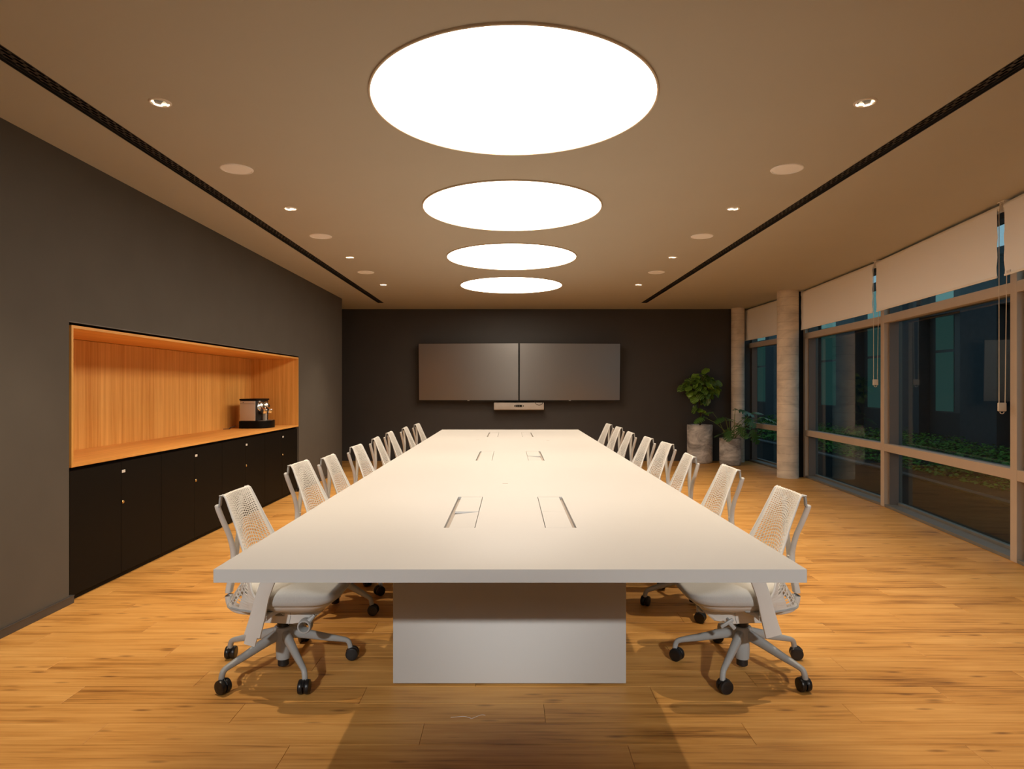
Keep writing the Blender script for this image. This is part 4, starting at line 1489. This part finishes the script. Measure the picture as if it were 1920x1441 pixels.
# low plant: split leaves on long arching stalks
t = thing('potted_plant', 'low split-leaf plant with arching stalks in the smaller pale planter', 'potted plant', (3.690, 10.775, 0))
planter(t, 0.175, 0.452)
SM = [to_mesh('leaf', split_leaf_mesh(L_, W_, s), M['leafB'], True, 80) for L_, W_, s in ((0.24, 0.23, 1), (0.20, 0.21, 2), (0.28, 0.25, 3))]
tips = [(-0.46, -0.10, 0.80, (-1, -0.3, -0.25), 0.8), (-0.33, -0.08, 0.89, (-0.6, -0.5, 0.05), 0.8), (-0.14, -0.10, 0.80, (-0.8, -0.5, -0.2), 0.7),
        (0.08, -0.02, 0.93, (0.9, -0.5, -0.10), 1.25), (0.22, -0.08, 0.80, (0.6, -0.7, -0.55), 1.1), (0.48, -0.10, 0.80, (1, -0.3, -0.12), 1.05),
        (0.30, -0.05, 0.62, (0.6, -0.4, -0.8), 1.15), (0.10, -0.10, 0.66, (0.1, -0.8, -0.6), 0.9), (-0.08, -0.12, 0.60, (-0.3, -0.8, -0.5), 0.85),
        (-0.17, -0.10, 0.53, (-0.9, -0.5, 0.0), 0.7), (0.14, -0.13, 0.55, (0.4, -0.8, -0.4), 0.7), (0.02, 0.08, 0.74, (0.3, 0.6, 0.2), 0.9),
        (0.36, 0.02, 0.86, (0.8, 0.1, 0.2), 0.85), (0.52, -0.02, 0.70, (0.9, -0.5, -0.5), 0.8)]
for k, (x, y, z, d, s) in enumerate(tips):
    bm = bm_new()
    r0 = Vector((0.06 * math.cos(k * 2.1), 0.05 * math.sin(k * 2.1), 0.42))
    e = Vector((x, y, z))
    mid = r0.lerp(e, 0.55) + Vector((0, 0, 0.05 + 0.05 * (abs(x) < 0.2)))
    tube(bm, smooth_path([r0, mid, e], 5), [0.0065 - 0.003 * q / 10 for q in range(11)], 6)
    obj('stalk', bm, M['stemB'], t, True)
    o = place('leaf', SM[k % 3], t, e, aim(d, rnd.uniform(-0.5, 0.5)))
    o.scale = (s,) * 3

# a scrap of white thread on the floor before the table
bm = bm_new()
pts = []
for px, py in ((845, 1344.6), (858, 1343.8), (870, 1343.0), (880, 1345.2), (884, 1347), (889, 1345), (897, 1342), (904, 1340), (910, 1341)):
    Yf = CAM_Z * F / (py - 727)
    pts.append(((px - 956.5) / F * Yf, Yf, 0.0012))
tube(bm, smooth_path(pts, 4), 0.0009, 5)
o = obj('thread', bm, M['thread'], None, True)
o['label'] = 'scrap of white thread lying on the floor before the pedestal'
o['category'] = 'thread'

# ------------------------------------------------------------------ outside: paving, planting, building across the court
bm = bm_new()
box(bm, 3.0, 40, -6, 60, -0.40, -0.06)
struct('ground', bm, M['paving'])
bm = bm_new()
tube(bm, [(5.35, 4.4, -0.02), (5.70, 7.33, -0.02), (6.05, 10.03, -0.02), (6.25, 13.5, -0.02), (6.3, 22, -0.02)], (0.015, 0.03), 4)
struct('trim_2', bm, M['kerb'])
bm = bm_new()
prism(bm, [(5.42, 4.4), (5.76, 7.33), (6.10, 10.03), (6.30, 13.5), (6.35, 26), (8.85, 26), (8.85, 4.4)], -0.06, -0.015)
struct('ground_bed', bm, M['gravel'])
rv = random.Random(11)
vv, ff = [], []
for k in range(26000):
    y = 4.6 + 20 * rv.random() ** 1.5
    x0 = 5.95 + (y - 4.6) * 0.075 if y < 11 else 6.43
    x = x0 + (8.8 - x0) * rv.random()
    mound = 0.10 + 0.10 * math.sin(x * 3.1 + y * 1.3) * math.sin(y * 2.3) + 0.10 * (x - x0)
    edge = min(1.0, (x - x0) / 0.25)
    z = 0.0 + max(0.0, mound * edge) * rv.uniform(0.4, 1.0)
    s = rv.uniform(0.018, 0.042)
    a, b_ = rv.uniform(0, 2 * PI), rv.uniform(-0.6, 0.6)
    c_, s_ = math.cos(a) * s, math.sin(a) * s
    i0 = len(vv)
    vv += [(x - c_, y - s_, z), (x + s_ * 0.7, y - c_ * 0.7, z + b_ * s), (x + c_, y + s_, z + 0.4 * s), (x - s_ * 0.7, y + c_ * 0.7, z - b_ * s * 0.5)]
    ff += [(i0, i0 + 1, i0 + 2, i0 + 3)]
me = bpy.data.meshes.new('ground_ivy')
me.from_pydata(vv, [], ff)
me.materials.append(M['ivy'])
place('ground_ivy', me, None, kind='stuff', label='low green ivy covering the bed outside the glass wall', category='ivy')

BX = 9.0
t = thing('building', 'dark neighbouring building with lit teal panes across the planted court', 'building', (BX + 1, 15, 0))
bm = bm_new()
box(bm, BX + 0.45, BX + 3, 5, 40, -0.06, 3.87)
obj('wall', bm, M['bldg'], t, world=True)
bm = bm_new()
box(bm, BX - 0.03, BX + 0.5, 5, 40, 3.74, 3.88)
obj('roof_edge', bm, M['bldg_col'], t, world=True)
bm = bm_new()
box(bm, BX, BX + 0.5, 5, 40, 2.83, 2.99)
obj('floor_band', bm, M['bldg_col'], t, world=True)
for k in range(-3, 6):
    yc = 13.6 + 2.45 * k
    w2 = 0.27 if k == 0 else 0.46
    bm = bm_new()
    box(bm, BX, BX + 0.5, yc + w2 + 0.28, yc + 2.45 - w2 - 0.28, -0.06, 2.83)
    box(bm, BX, BX + 0.5, yc + w2 + 0.28, yc + 2.45 - w2 - 0.28, 2.99, 3.74)
    obj('column', bm, M['bldg_col'], t, world=True)
    for z0, z1, tag_ in ((0.80, 2.04, 0), (2.10, 2.80, 0), (2.99, 3.72, 1)):
        bm = bm_new()
        box(bm, BX + 0.20, BX + 0.26, yc - w2 - 0.22, yc + w2 + 0.22, z0 - 0.03, z1 + 0.03)
        fr_ = obj('window', bm, M['bldg_frame'], t, world=True)
        bm = bm_new()
        box(bm, BX + 0.185, BX + 0.199, yc - w2, yc + w2, z0, z1)
        obj('pane', bm, M['teal_top'] if tag_ else M['teal'], fr_, world=True)
    bm = bm_new()
    box(bm, BX + 0.20, BX + 0.30, yc - w2 - 0.22, yc + w2 + 0.22, 0.05, 0.77)
    obj('spandrel', bm, M['bldg'], t, world=True)
    bm = bm_new()
    box(bm, BX + 0.08, BX + 0.2, yc - w2, yc + w2, 0.10, 0.145)
    obj('window_sill', bm, M['kerb'], t, world=True)
